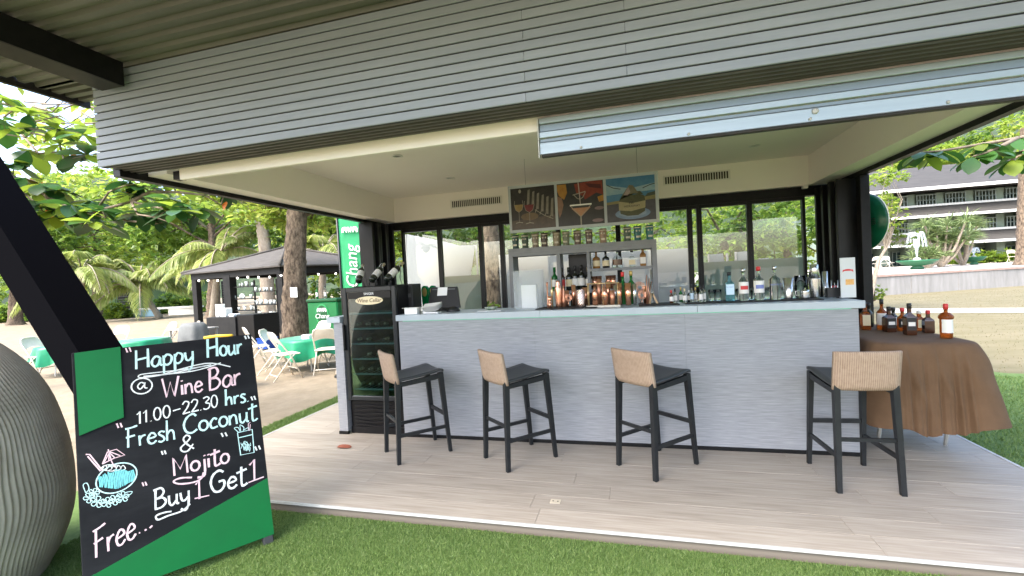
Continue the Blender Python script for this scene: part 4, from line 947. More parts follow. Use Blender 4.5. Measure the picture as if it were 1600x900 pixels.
# big clear bottles on the counter
for u, v0, r, nr, gm, cm, lm, st_, sq, lab in ((1140, 45, .040, .013, BLUEG, BPL, BLLAB, None, 1, 'square pale blue gin bottle on the counter'), (1162, 50, .039, .014, CLEAR, SILV, WLAB, RLAB, 0, 'clear rum bottle with red emblem on its white label on the counter'),
        (1186, 52, .041, .014, CLEAR, RLAB, WLAB, ULAB, 0, 'clear vodka bottle with red cap on the counter'), (1211, 52, .045, .013, CLEAR, SILV, None, None, 0, 'clear vodka bottle with blue lettering and silver cap on the counter')):
    y = 4.28; x = px(u, 455, y); h = hpx(v0, x, y); t = bottle(x, y, CT, h, r, nr, gm, lab, cm, lm, (.22, .58), .60, .72, square=bool(sq), stripe=st_, group='clear spirit bottles on the counter', caph=.12, flat=.75 if sq else 1)
    if lm is None: text_mesh('ABSOLUT', .021, ULAB, 'bottle_lettering', t, Matrix.Translation((0, -r-.0015, h*.45)) @ RX90, .0006)
    if u == 1140: text_mesh('BOMBAY', .014, ULAB, 'bottle_lettering', t, Matrix.Translation((0, -r*.72, h*.48)) @ RX90, .0005)
# tins, pitcher, shaker
def tin(u, hp, r0, r1, y, m_, name, lab, cat_, extra=None, group=None):
    x = px(u, 460, y); h = hpx(hp, x, y); b = B()
    b.lathe([(r0, 0), (r0*1.03, .008), (r1, h), (r1*.94, h), (r0*.9, .01)], 18, (x, y, CT), True, False)
    o = b.build(name, m_); tag(o, lab, cat_, group); return o, x, h
tin(1232, 33, .030, .042, 4.28, SILV, 'mixing_tin', 'short steel mixing tin right of the vodka bottles', 'tin', group='steel tins on the counter')
t = thing('cocktail_shaker', 'tall steel cocktail shaker with its cap on the counter', 'shaker', (px(1273, 450, 4.33), 4.33, CT)); h = hpx(52, px(1273, 450, 4.33), 4.33)
B().lathe([(.034, 0), (.036, .01), (.046, h*.56), (.046, h*.58)], 18).build('body', SILV, t, local=True); B().lathe([(.0465, h*.581), (.032, h*.86), (.031, h), (.0, h*1.003)], 18).build('cap', SILV, t, local=True)
tin(1290, 40, .016, .020, 4.36, SILV, 'jigger_tube', 'slim steel tube beside the cocktail shaker', 'tin', group='steel tins on the counter')
x = px(1251, 450, 4.38); t = thing('glass_pitcher', 'clear glass pitcher behind the small tins on the counter', 'pitcher', (x, 4.38, CT))
B().lathe([(.040, 0), (.044, .01), (.046, .19), (.044, .19), (.042, .012)], 18, capt=False).build('body', CLEAR, t, local=True); B().tube([(.045, 0, .165), (.085, 0, .155), (.085, 0, .06), (.045, 0, .04)], .006, 8).build('handle', CLEAR, t, local=True)
x = px(1262, 460, 4.22); t = thing('steel_creamer', 'small steel milk jug with curved handle on the counter', 'jug', (x-.02, 4.22, CT))
B().lathe([(.030, 0), (.034, .012), (.03, .055), (.033, .075), (.031, .075), (.028, .01)], 16, capt=False).build('body', SILV, t, local=True); B().tube([(-.03, 0, .07), (-.07, 0, .065), (-.068, 0, .03), (-.034, 0, .015)], .004, 6).build('handle', SILV, t, local=True)
x = px(1302, 460, 4.3); t = thing('tool_caddy', 'black plastic caddy holding bar tools beside the shaker', 'caddy', (x, 4.3, CT))
b = B(); b.box(-.05, .05, -.03, -.026, 0, .08); b.box(-.05, .05, .026, .03, 0, .08); b.box(-.05, -.046, -.0259, .0259, 0, .08); b.box(.046, .05, -.0259, .0259, 0, .08); b.box(-.0459, .0459, -.0259, .0259, 0, .005); b.build('tray', BPL, t, local=True)
for k in range(4): B().tube([(-.03+k*.02, 0, .006), (-.035+k*.024, .005, .12+.02*(k % 2))], .004, 6).build('tool', SILV, t, local=True)
x = px(1321, 460, 4.36); t = thing('small_jar', 'little jar with pale wooden lid by the menu stand', 'jar', (x-.015, 4.36, CT)); B().lathe([(.022, 0), (.024, .01), (.024, .045)], 14).build('body', BPL, t, local=True); B().lathe([(.025, .0455), (.025, .065)], 14).build('lid', WOOD, t, local=True)
# small standing menu card
xa, xb = px(1313, 440, 4.2), px(1337, 440, 4.2); t = thing('menu_stand', 'white standing menu card with red arched lettering at the counter end', 'card', ((xa+xb)/2, 4.2, CT)); hw = (xb-xa)/2; h = hpx(62, xa, 4.2)
CARD = mat('card_grey', (.55, .57, .58), .4); B().box(-hw, hw, -.004, .004, 0, h, .001).build('card', CARD, t, local=True); B().box(-hw, hw, .0045, .03, 0, .006).build('base', CARD, t, local=True)
b = B(); pts = [(-.7*hw*math.cos(a), h*.66+hw*.35*math.sin(a)) for a in np.linspace(.1, 3.04, 12)]
vs_ = [(p[0], -.0050, p[1]) for p in pts]+[(p[0], -.0050, p[1]-.012) for p in pts]; b.add(vs_, [(i, i+1, 13+i, 12+i) for i in range(11)]); b.build('arched_print', RLAB, t, local=True)
B().box(-.66*hw, .66*hw, -.0052, -.0045, h*.67, h*.70).build('print_bar', RLAB, t, local=True); B().box(-.35*hw, .75*hw, -.0052, -.0045, h*.32, h*.46).build('drink_print', mat('print_orange', (.6, .3, .08), .5, c2=(.7, .42, .16), scale=50), t, local=True)
# red cans at the far end
for k, (u, y, hh) in enumerate(((1344, 4.33, .05), (1352, 4.42, .10))):
    x = min(px(u, 460, y), 1.675); t = thing('red_jar', ['short red topped jar at the right end of the counter', 'tall red topped jar at the right end of the counter'][k], 'jar', (x, y, 1.2005)); B().lathe([(.02, 0), (.022, .01), (.022, hh*.6), (.016, hh*.7)], 12).build('body', CLEAR if k else BRNG, t, local=True); B().lathe([(.019, hh*.7+.0005), (.019, hh)], 12).build('cap', RLAB, t, local=True)
# miniature bitters bottles
mini = [(1049, 20, BRNG, RLAB), (1055, 22, CLEAR, BLAB), (1064, 23, GREENG, GLAB), (1070, 22, CLEAR, CLAB), (1081, 28, CLEAR, BLAB), (1087, 22, CLEAR, GLAB), (1095, 25, CLEAR, BLAB), (1100, 26, CLEAR, BLAB), (1077, 18, DKG, WLAB)]
for k, (u, hp, gm, cm) in enumerate(mini):
    y = 4.26+.05*(k % 3); x = px(u, 465, y)
    bottle(x, y, CT if x > .45 else CT, hpx(hp, x, y), .0165, .006, gm, ('first', 'second', 'third', 'fourth', 'fifth', 'seventh', 'eighth', 'last', 'sixth')[k]+' little bitters bottle from the left in the cluster right of the shelf', cm, BLLAB if k == 4 else WLAB, (.15, .5), caph=.22, name='bitters_bottle', group='bitters bottles on the counter')
# copper tools
def lathe_thing(u, y, prof, m_, name, lab, cat_, group='copper bar tools on the counter', n=18, v=470):
    o = B().lathe(prof, n, (px(u, v, y), y, CT), True, True).build(name, m_); return tag(o, lab, cat_, group)
lathe_thing(873, 4.22, [(.028, 0), (.030, .01), (.036, .16), (.030, .19), (.018, .235), (.018, .25)], COPPER, 'copper_shaker', 'tall copper shaker at the left of the copper tools', 'shaker')
lathe_thing(856, 4.2, [(.008, 0), (.009, .04), (.006, .05), (.006, .2), (.010, .21), (.010, .24)], COPB, 'muddler', 'slim copper muddler beside the clear acrylic box', 'muddler')
lathe_thing(863, 4.16, [(.007, 0), (.007, .12), (.012, .13), (.012, .17), (.004, .18), (.003, .28)], GOLDW, 'pouring_spoon', 'thin gold bar spoon standing left of the tall copper shaker', 'spoon')
lathe_thing(859, 4.12, [(.012, 0), (.016, .05), (.007, .055), (.016, .07), (.019, .11)], COPPER, 'jigger', 'small copper double jigger at the left end of the tools', 'jigger')
lathe_thing(881, 4.25, [(.022, 0), (.026, .06), (.014, .12), (.010, .16), (.010, .2)], COPB, 'copper_pourer', 'copper flask right of the tall copper shaker', 'flask')
def strainer(u, y, rad, zc, lab, m_=COPPER):
    x = px(u, 470, y); t = thing('strainer', lab, 'strainer', (x, y, CT), .2, 'copper strainers on the counter')
    b = B(); pts = []
    for k in range(80):
        a = k*.35; r_ = rad*(.35+.65*k/79); pts.append((r_*math.cos(a), -.01, zc+r_*math.sin(a)))
    b.tube(pts, .0022, 5); b.build('coil', m_, t, local=True); B().tube([(0, -.01, zc-rad), (0, 0, 0)], .004, 6).build('handle', m_, t, local=True)
strainer(888, 4.2, .036, .085, 'round copper coil strainer left of the hammered cup'); strainer(1000, 4.24, .050, .155, 'large copper coil strainer at the right of the copper tools'); strainer(1003, 4.2, .040, .085, 'lower copper coil strainer at the right of the copper tools')
x = px(907, 470, 4.2); b = B(); na_ = 22; prof_ = [(.030, 0), (.036, .02), (.041, .07), (.043, .12), (.042, .155)]
vs_ = []; fs_ = []
for i in range(14):
    z_ = .155*i/13; rr = np.interp(z_, [p[1] for p in prof_], [p[0] for p in prof_])
    for j in range(na_): a = 2*math.pi*j/na_; q_ = rr+.0025*((i+j) % 2); vs_.append((x+q_*math.cos(a), 4.2+q_*math.sin(a), CT+z_))
for i in range(13):
    for j in range(na_): fs_.append((i*na_+j, i*na_+(j+1) % na_, (i+1)*na_+(j+1) % na_, (i+1)*na_+j))
fs_.append(tuple(range(na_))[::-1]); b.add(vs_, fs_); o = b.build('hammered_cup', mat('hammered_metal', (.62, .47, .40), .2, metal=.9), None); tag(o, 'faceted metal julep cup between the strainer and the gold rack', 'cup')
# gold wire rack on a wooden base with copper vessels inside
xa, xb = px(920, 470, 4.2), px(966, 470, 4.2); t = thing('tool_rack', 'gold wire rack on a pale wooden base holding copper barware', 'rack', ((xa+xb)/2, 4.2, 1.2005)); hw = (xb-xa)/2
B().box(-hw-.02, hw+.02, -.06, .06, 0, .016, .002).build('base', mat('pale_base', (.68, .62, .52), .5), t, local=True); b = B()
for sx in (-1, 1):
    for sy_ in (-1, 1): b.tube([(sx*hw, sy_*.05, .016), (sx*hw, sy_*.05, .215)], .004, 6)
for sy_ in (-1, 1): b.tube([(-hw-.015, sy_*.05, .215), (hw+.015, sy_*.05, .215)], .004, 6)
b.tube([(0, -.05, .016), (0, -.05, .215)], .003, 6); b.build('wire_frame', GOLDW, t, local=True)
CT_ = CT; CT = 1.217
lathe_thing(930, 4.2, [(.024, 0), (.028, .10), (.022, .13), (.012, .15), (.010, .17)], COPPER, 'copper_flask', 'copper flask on the left inside the gold rack', 'flask', 'copper vessels in the gold rack')
lathe_thing(945, 4.2, [(.026, 0), (.034, .09), (.034, .10), (.022, .14), (.010, .165), (.008, .19)], COPPER, 'copper_shaker', 'copper shaker with pointed cap inside the gold rack', 'shaker', 'copper vessels in the gold rack')
lathe_thing(957, 4.2, [(.018, 0), (.026, .13)], COPB, 'copper_cup', 'narrow copper cup on the right inside the gold rack', 'cup', 'copper vessels in the gold rack')
CT = CT_
lathe_thing(968.5, 4.21, [(.020, 0), (.024, .20), (.0235, .20)], COPPER, 'copper_cylinder', 'tall copper cylinder just right of the gold rack', 'cup')
lathe_thing(982, 4.18, [(.024, 0), (.031, .20), (.030, .20)], COPPER, 'copper_cylinder', 'wide tall copper cup between the two green bottles', 'cup')
lathe_thing(992, 4.18, [(.014, 0), (.020, .19)], SILV, 'steel_cup', 'narrow steel cup right of the copper cups', 'cup')
bottle(px(974, 460, 4.3), 4.3, CT, .30, .034, .012, GREENG, 'green glass bottle between the copper cylinders', RLAB, None, caph=.14, group='green bottles among the copper tools')
bottle(px(987, 460, 4.3), 4.3, CT, .305, .034, .012, GREENG, 'green glass bottle right of the wide copper cup', GLAB, None, caph=.14, group='green bottles among the copper tools')
b = B(); x = px(1012, 470, 4.25)
for k in range(3): b.tube([(x-.01+k*.006, 4.25, CT), (x+.002+k*.02, 4.25+.01*k, CT+.26-.03*k)], .0045, 6)
tag(b.build('bar_spoons', COPB), 'bunch of copper bar spoons leaning right of the coil strainers', 'spoons')
x = px(1019, 470, 4.27); t = thing('bitters_dropper', 'glass dropper on a wooden tripod foot at the right end of the copper tools', 'dropper', (x, 4.27, CT)); B().lathe([(.010, .07), (.022, .11), (.018, .17), (.008, .2), (.006, .31)], 12).build('flask', CLEAR, t, local=True)
b = B()
for k in range(3): a = 2.1*k; b.bar((.045*math.cos(a), .045*math.sin(a), 0), (.004*math.cos(a), .004*math.sin(a), .095), .008, .016)
b.build('foot', WOOD, t, local=True)
for k, (u, y_, h_, r_, m_, lab) in enumerate(((886, 4.34, .15, .024, COPB, 'copper cup behind the small coil strainer'), (897, 4.36, .20, .022, COPPER, 'tall slim copper cup behind the hammered cup'), (915, 4.37, .17, .028, COPPER, 'copper cup behind the left post of the gold rack'), (937, 4.38, .24, .022, COPB, 'tall copper cylinder behind the gold rack, left one'), (951, 4.38, .22, .024, COPPER, 'tall copper cylinder behind the gold rack, right one'), (962, 4.37, .18, .022, SILV, 'steel cup behind the right post of the gold rack'), (1009, 4.36, .16, .024, COPPER, 'copper cup behind the bunch of bar spoons'))):
    lathe_thing(u, y_, [(r_*.8, 0), (r_, h_), (r_*.93, h_), (r_*.7, .01)], m_, 'bar_cup', lab, 'cup')
for k, u in enumerate((1112, 1122, 1148, 1174, 1198, 1222, 1240)):
    x = px(u, 460, 4.39); o = B().lathe([(.022, 0), (.03, .10), (.028, .10), (.02, .006)], 14, (x, 4.39, CT), True, False).build('glass_tumbler', CLEAR); tag(o, 'clear glass tumbler behind the spirit bottles, '+('first', 'second', 'third', 'fourth', 'fifth', 'sixth', 'last')[k]+' from the left', 'glass', 'tumblers among the spirit bottles')
# clear acrylic box
ACR = film_mat('acrylic', (.80, .84, .86), .5, clear=.78); xa, xb = px(806, 450, 4.3), px(848, 450, 4.3)
t = thing('acrylic_box', 'clear acrylic display box with paper inside left of the copper tools', 'box', ((xa+xb)/2, 4.3, CT-.009)); hw = (xb-xa)/2; h = .37
b = B(); b.box(-hw, hw, -.09, -.087, 0, h); b.box(-hw, hw, .087, .09, 0, h); b.box(-hw, -hw+.003, -.0865, .0865, 0, h); b.box(hw-.003, hw, -.0865, .0865, 0, h); b.box(-hw, hw, -.09, .09, h+.0005, h+.004); b.build('walls', ACR, t, local=True)
B().box(-hw*.55, hw*.55, -.03, .03, .004, h*.62).build('paper_stack', PRINTW, t, local=True)
B().box(-hw*.8, -hw*.62, -.05, .05, .004, h*.85).build('divider', ACR, t, local=True)
# till corner
x = px(643, 465, 4.4); t = thing('receipt_printer', 'black box receipt printer at the left end of the counter', 'printer', (x, 4.34, 1.2005)); B().box(-.09, .09, -.09, .12, .04, .30, .008).build('body', BPL, t, local=True); B().box(-.07, .07, -.095, -.0905, .16, .20).build('paper_slot', mat('slot_grey', (.07, .07, .075), .3), t, local=True); B().box(-.08, .08, -.08, .1, 0, .039).build('base', BPL, t, local=True)
x = px(644, 483, 4.08); t = thing('paper_tray', 'small white cardboard tray in front of the receipt printer', 'tray', (x, 4.08, 1.2005), .1); b = B(); b.box(-.065, .065, -.04, -.037, 0, .06); b.box(-.065, .065, .037, .04, 0, .06); b.box(-.065, -.062, -.0365, .0365, 0, .06); b.box(.062, .065, -.0365, .0365, 0, .06); b.box(-.0615, .0615, -.0365, .0365, 0, .003); b.build('walls', PRINTW, t, local=True); B().box(-.085, .085, -.05, .05, .0605, .064).build('flap', PRINTW, t, local=True); B().box(-.002, .002, -.036, .036, .004, .058).build('divider', PRINTW, t, local=True)
x = px(690, 470, 4.4); t = thing('till_monitor', 'black tilted till touchscreen seen from behind papers', 'monitor', (x, 4.42, 1.2005)); b = B(); b.add([(-.16, -.02, .03), (.20, -.02, .03), (.15, .06, .245), (-.15, .06, .25), (-.16, .01, .02), (.20, .01, .02), (.15, .09, .235), (-.15, .09, .24)], [(0, 1, 2, 3), (7, 6, 5, 4), (0, 4, 5, 1), (1, 5, 6, 2), (2, 6, 7, 3), (3, 7, 4, 0)]); b.build('screen', BPL, t, local=True); B().box(-.06, .06, -.05, .09, 0, .019).build('stand', BPL, t, local=True); B().tube([(-.13, .052, .225), (.13, .052, .222)], .006, 6).build('bezel', mat('bezel_grey', (.2, .2, .21), .25), t, local=True)
o = B().add([(-.055, 0, 0), (.055, 0, 0), (.055, .028, .085), (-.055, .028, .085), (-.055, .003, -.002), (.055, .003, -.002), (.055, .031, .083), (-.055, .031, .083)], [(0, 1, 2, 3), (7, 6, 5, 4), (0, 4, 5, 1), (1, 5, 6, 2), (2, 6, 7, 3), (3, 7, 4, 0)]).build('paper_note', PRINTW); o.location = (x-.01, 4.44, 1.36); tag(o, 'white paper note stuck on the till monitor', 'paper')
x = px(677, 482, 4.15); b = B()
for k in range(6): b.add([(-.09+random.uniform(-.02, .02), -.05, .01+k*.009), (.08+random.uniform(-.02, .02), -.05, .03+k*.009), (.09, .05, .06+k*.009), (-.1, .05, .045+k*.009)], [(0, 1, 2, 3)])
b.box(-.08, .08, -.045, .045, 0, .012); o = b.build('paper_pile', PRINTW); o.location = (x, 4.12, 1.2005); tag(o, 'untidy pile of white papers in front of the till', 'papers')
x = px(705, 482, 4.2); b = B(); b.lathe([(.07, 0), (.072, .006), (.05, .04), (.02, .05)], 16); o = b.build('card_reader', BPL); o.location = (x, 4.25, 1.2005); tag(o, 'low black domed device right of the till', 'device')
CHG = mat('tap_green', (.0, .16, .04), .25); 
for k, u in enumerate((664, 676)):
    x = px(u, 442, 4.62); t = thing('beer_tap', ['left green beer tap handle with gold oval badge', 'right green beer tap handle with gold oval badge'][k], 'beer tap', (x, 4.62, 0), 0, 'green beer taps behind the till')
    B().lathe([(.022, 0), (.022, 1.22)], 10).build('column', BPL, t, local=True)
    b = B(); prb = []
    for j in range(16):
        a = math.pi*j/15; prb.append((.042*math.cos(a), 1.42+.05*math.sin(a)))
    b.prism(prb+[(-.034, 1.225), (.034, 1.225)], 'y', -.02, .02); b.build('handle', CHG, t, local=True); b = B(); b.prism([(.026*math.cos(2*math.pi*j/20), 1.40+.048*math.sin(2*math.pi*j/20)) for j in range(20)], 'y', -.024, -.0205); b.build('badge', GLAB, t, local=True)
x = px(768, 482, 4.15); o = B().box(x-.12, x+.12, 4.06, 4.22, 1.2005, 1.209, .002).build('serving_tray', mat('tray_grey', (.6, .62, .62), .4)); tag(o, 'flat pale grey tray on the counter left of the acrylic box', 'tray')
o = B().lathe([(.03, 0), (.055, .012), (.064, .03), (.058, .03), (.04, .012)], 18, (x, 4.14, 1.2092), True, False).build('green_bowl', mat('bowl_green', (.02, .12, .05), .3, c2=(.5, .5, .45), scale=30)); tag(o, 'small green and white bowl on the flat tray', 'bowl')

# ================================================================== CLOTHED TABLE AND WHISKEY BOTTLES
CLOTH = mat('brown_cloth', (.112, .062, .031), .9, c2=(.135, .076, .039), scale=7, bump=.15, bscale=260)
tx0, tx1, ty0, ty1, tz = 1.74, 2.36, 3.86, 5.05, .89
t = thing('folding_table', 'white legged folding table hidden under the brown cloth', 'table', (2.05, 4.4, 0))
WLEG = mat('leg_white', (.72, .72, .70), .4)
B().box(tx0+.06, tx1-.06, ty0+.06, ty1-.06, tz-.05, tz-.012).build('tabletop', WLEG, t)
for a, b_ in (((1.85, 4.0), (1.85, 4.9)), ((2.3, 4.0), (2.3, 4.9))):
    B().tube([(a[0], a[1], tz-.04), (a[0]+.05, a[1]+.28, .01)], .014, 8).build('leg', WLEG, t); B().tube([(b_[0], b_[1], tz-.04), (b_[0]+.05, b_[1]-.25, .01)], .014, 8).build('leg', WLEG, t)
B().tube([(1.88, 4.2, .2), (2.33, 4.2, .2)], .011, 8).build('leg_brace', WLEG, t)
# cloth: sheet swept around the table rim with folds, hem uneven
b = B(); b.smooth = True; per_ = []; rr = .10
def rim():
    pts = []
    cx0, cx1, cy0, cy1 = tx0+rr, tx1-rr, ty0+rr, ty1-rr
    def arc(cx, cy, a0): return [(cx+rr*math.cos(R(a0+90*i/6)), cy+rr*math.sin(R(a0+90*i/6))) for i in range(7)]
    def seg(p, q, n_): return [(p[0]+(q[0]-p[0])*i/n_, p[1]+(q[1]-p[1])*i/n_) for i in range(1, n_)]
    A1, A2_, A3, A4 = arc(cx0, cy0, 180), arc(cx1, cy0, 270), arc(cx1, cy1, 0), arc(cx0, cy1, 90)
    return A1+seg(A1[-1], A2_[0], 60)+A2_+seg(A2_[-1], A3[0], 40)+A3+seg(A3[-1], A4[0], 20)+A4+seg(A4[-1], A1[0], 30)
rim_ = rim(); nR = len(rim_); levels = 16; vs_ = []; cxm, cym = (tx0+tx1)/2, (ty0+ty1)/2
for i, (x, y) in enumerate(rim_):
    p_, n_ = Vector(rim_[i-1]), Vector(rim_[(i+1) % nR]); d = (n_-p_).normalized(); nn = Vector((d.y, -d.x))
    s = i/nR*2*math.pi
    fold = .030*math.sin(17*s+1.3*math.sin(3*s))+.018*math.sin(29*s+.7)+.012*math.sin(43*s)
    front = max(0, 1-abs(y-ty0)/.12); right = max(0, min(1, (x-2.15)/.2))
    hem = .27+.05*math.sin(5*s)+.05*math.sin(9*s+1) 
    if front > .3: hem = .25+.04*max(0, (x-tx0)/(tx1-tx0))+.03*math.sin(11*x+1)+.012*math.sin(31*x)
    for l in range(levels):
        f = l/(levels-1)
        if l == 0: vs_.append((x+(cxm-x)*.16, y+(cym-y)*.10, tz+.001)); continue
        if l == 1: vs_.append((x+(cxm-x)*.04, y+(cym-y)*.03, tz-.001)); continue
        g = (l-2)/(levels-3)
        fold_ = fold*(.35 if front > .3 else 1)
        outw = .012+.018*min(1, g*6)+g*(.045+.09*right*front+.04*right)+fold_*g**.8
        # diagonal swags in the front drop
        cr_ = [(.10, .9), (.27, .75), (.43, .6), (.55, .9)]
        outw += front*sum(.022*math.exp(-((x-tx0-c0-.22*g)/.022)**2)*math.sin(min(1, g*1.15)*math.pi)*k_ for c0, k_ in cr_)
        vs_.append((x+nn.x*outw, y+nn.y*outw, tz-.014-(tz-.014-hem)*g**1.05))
fs_ = []
for i in range(nR):
    j = (i+1) % nR
    for l in range(levels-1): fs_.append((i*levels+l, i*levels+l+1, j*levels+l+1, j*levels+l))
b.add(vs_, fs_); ctr = len(b.v); b.v.append((cxm, cym, tz+.002))
for i in range(nR): b.f.append((i*levels, ((i+1) % nR)*levels, ctr)); b.mi.append(0); b.sm.append(True)
o = b.build('tablecloth', CLOTH); tag(o, 'brown cloth draped in folds over the side table right of the counter', 'tablecloth')
md = o.modifiers.new('s', 'SUBSURF'); md.levels = 1; md.render_levels = 1
tz += .003
wh = [(1352, 4.62, .27, .038, AMBER, BLAB, CLAB, 1, 'square amber whiskey bottle nearest the counter end on the brown table'), (1358, 4.80, .25, .034, DKG, BLAB, None, 0, 'dark slim bottle behind the first whiskey bottles on the brown table'),
      (1378, 4.60, .30, .042, AMBER, BLAB, WLAB, 0, 'round amber whiskey bottle with black cap and pale label on the brown table'), (1389, 4.45, .24, .042, BRNG, BLAB, BLAB, 1, 'dark whiskey bottle with black diamond label on the brown table'),
      (1396, 4.66, .21, .034, DKG, BLAB, WLAB, 0, 'short dark bottle behind the diamond label bottle'), (1410, 4.5, .22, .040, AMBER, RLAB, BLAB, 0, 'round amber bottle left of the square black label bottle'),
      (1421, 4.25, .285, .040, BRNG, BLAB, BLAB, 1, 'square black label whiskey bottle at the table middle'), (1436, 4.50, .19, .038, AMBER, WLAB, CLAB, 1, 'short square amber bottle behind the black label bottle'),
      (1450, 4.36, .205, .038, BRNG, RLAB, None, 1, 'plain square red brown bottle with pinkish cap'), (1478, 4.06, .29, .040, AMBER, RLAB, WLAB, 0, 'tall amber bottle with bulging neck at the right end of the brown table')]
for u, y, h, r, gm, cm, lm, sq, lab in wh:
    x = px(u, 500, y); last = u == 1478
    h *= .88; r *= .93; t = bottle(x, y, tz, h, r, .012, gm, lab, cm, lm, (.16, .55), .58, .72, square=bool(sq), stripe=WLAB if lm is BLAB else None, group='whiskey bottles on the brown table', caph=.16, rz=random.uniform(-.2, .2))
    if last:
        B().lathe([(.042, h*.56), (.046, h*.61), (.042, h*.66), (.024, h*.74)], 16, capb=False, capt=False).build('shoulder', AMBER, t, local=True)
# ================================================================== BEACH SIDE: HUT
HUTB = mat('hut_black', (.010, .0105, .011), .6, c2=(.016, .016, .016), scale=5, spec=.25)
HUTR = mat('hut_roof', (.055, .05, .045), .85, c2=(.08, .073, .066), scale=2.5, stretch=(1, 4, 1), bump=.3, bscale=14)
hc = at_d(446, 388, 18.5)
c_near = at_d(437, 413, 16.0); c_left = at_d(283, 434, 18.5); c_right = at_d(612, 418, 18.6)
ez = 2.40
def flat(p, z): return np.array([p[0], p[1], z])
cn, cl, cr = flat(c_near, ez), flat(c_left, ez), flat(c_right, ez); cb = cl+cr-cn; ap = flat((cl+cr)/2, 3.25)
hut = thing('beach_hut', 'dark hip roofed beach bar hut with black posts behind the chairs', 'hut', flat((cl+cr)/2, GZ))
for k, (a, c) in enumerate(((cn, cl), (cr, cn), (cb, cr), (cl, cb))):
    b = B(); b.add([a, c, ap, a+[0, 0, -.05], c+[0, 0, -.05], ap+[0, 0, -.06]], [(0, 2, 1), (3, 4, 5), (0, 1, 4, 3)]); b.build('roof_slope', HUTR, hut)
for a in (cn, cl, cr, cb): B().tube([a+[0, 0, .02], ap+[0, 0, .03]], .045, 6).build('hip_cap', HUTR, hut)
inn = lambda p, f: ap+(p-ap)*f
cors = [cn, cl, cb, cr]
for k in range(4):
    a, c = inn(cors[k], .90), inn(cors[(k+1) % 4], .90)
    B().bar(flat(a, ez-.17), flat(c, ez-.17), .08, .24).build('eave_beam', HUTB, hut)
for f in ((cn, .86), (cl, .86), (cr, .86), (cb, .86)):
    p = inn(*f); B().box(p[0]-.11, p[0]+.11, p[1]-.11, p[1]+.11, GZ, ez-.2).build('post', HUTB, hut)
pm_ = inn(cn, .86)*.42+inn(cl, .86)*.58; B().box(pm_[0]-.16, pm_[0]+.16, pm_[1]-.16, pm_[1]+.16, GZ, ez-.2).build('post', HUTB, hut)
BULB = mat('bulb_glow', (1, .93, .8), emit=2.0)
for k in range(9):
    p = inn(cn, .92)*(1-k/9)+inn(cl, .92)*(k/9); B().sphere((p[0], p[1], ez-.36-.03*math.sin(k*1.4)), .035, 8, 6).build('bulb', BULB, hut)
for k in range(5):
    p = inn(cn, .92)*(1-(k+1)/6)+inn(cr, .92)*((k+1)/6); B().sphere((p[0], p[1], ez-.36), .035, 8, 6).build('bulb', BULB, hut)
# glass shelf inside the hut
s0, s1 = inn(cn, .78), inn(cl, .78); s0 = s0*.93+s1*.07; s1_ = s0*.42+s1*.58
gs = thing('glass_rack', 'black open rack stacked with glassware inside the hut', 'rack', flat(s0, GZ))
for zz_, fa, fb in ((.55, 0, .5), (1.0, 0, .55), (1.5, 0, .5), (.8, .5, 1), (1.25, .5, 1), (1.72, .5, 1)):
    a, c = s0+(s1_-s0)*fa, s0+(s1_-s0)*fb; B().bar(flat(a, zz_), flat(c, zz_), .28, .035).build('shelf_board', HUTB, gs)
for f in (0, .5, 1.): p = s0+(s1_-s0)*f; B().bar(flat(p, GZ), flat(p, 1.95), .05, .05).build('upright', HUTB, gs)
TUMB = mat('far_glass', (.72, .76, .74), .15, spec=.8); k = 0
tm = B().lathe([(.035, 0), (.045, .12), (.041, .12), (.03, .01)], 8, capt=False).mesh('tumbler', TUMB)
for zz_, fa, fb, n_ in ((.55, .04, .46, 8), (1.0, .04, .5, 8), (1.5, .1, .46, 5), (.8, .54, .96, 6), (1.25, .54, .96, 6), (1.72, .54, .96, 6)):
    for i in range(n_):
        p = s0+(s1_-s0)*(fa+(fb-fa)*i/(n_-1)); o = inst('tumbler', tm, None, Matrix.Translation((p[0]+random.uniform(-.04, .04), p[1]+random.uniform(-.08, .08), zz_+.018)) @ Matrix.Scale(random.uniform(.9, 1.5), 4)); k += 1
        tag(o, 'drinking glass on the hut rack, '+{.55: 'lowest right board', 1.: 'middle right board', 1.5: 'top right board', .8: 'lowest left board', 1.25: 'middle left board', 1.72: 'top left board'}[zz_]+', '+('first', 'second', 'third', 'fourth', 'fifth', 'sixth', 'seventh', 'eighth')[i]+' from its right end', 'glass', 'glasses on the hut rack')
# black bar block, papers, white box
bl, br = at_d(322, 497, 14.5), at_d(367, 495, 14.0); bl[2] = br[2] = 0
dirb = (br-bl)/np.linalg.norm(br-bl); ang = math.atan2(dirb[1], dirb[0])
t = thing('hut_counter', 'matt black box counter standing in front of the beach hut', 'counter', flat(bl, GZ), ang); L_ = np.linalg.norm(br-bl); ztop = at_d(340, 496, 14.3)[2]
B().box(0, L_, 0, .9, 0, ztop-GZ, .01).build('front_block', HUTB, t, local=True); B().box(L_+.002, L_+.75, .05, .95, 0, ztop-GZ+.06, .01).build('side_block', FRB, t, local=True)
def on_bar(u, w_, h_, name, lab, cat_, m_):
    f = (u-322)/45; p = bl+(br-bl)*f+np.array([-dirb[1], dirb[0], 0])*.3; o = B().box(-w_/2, w_/2, -.12, .12, 0, h_, .01).build(name, m_); o.location = (p[0], p[1], ztop+.003); o.rotation_euler.z = ang; tag(o, lab, cat_)
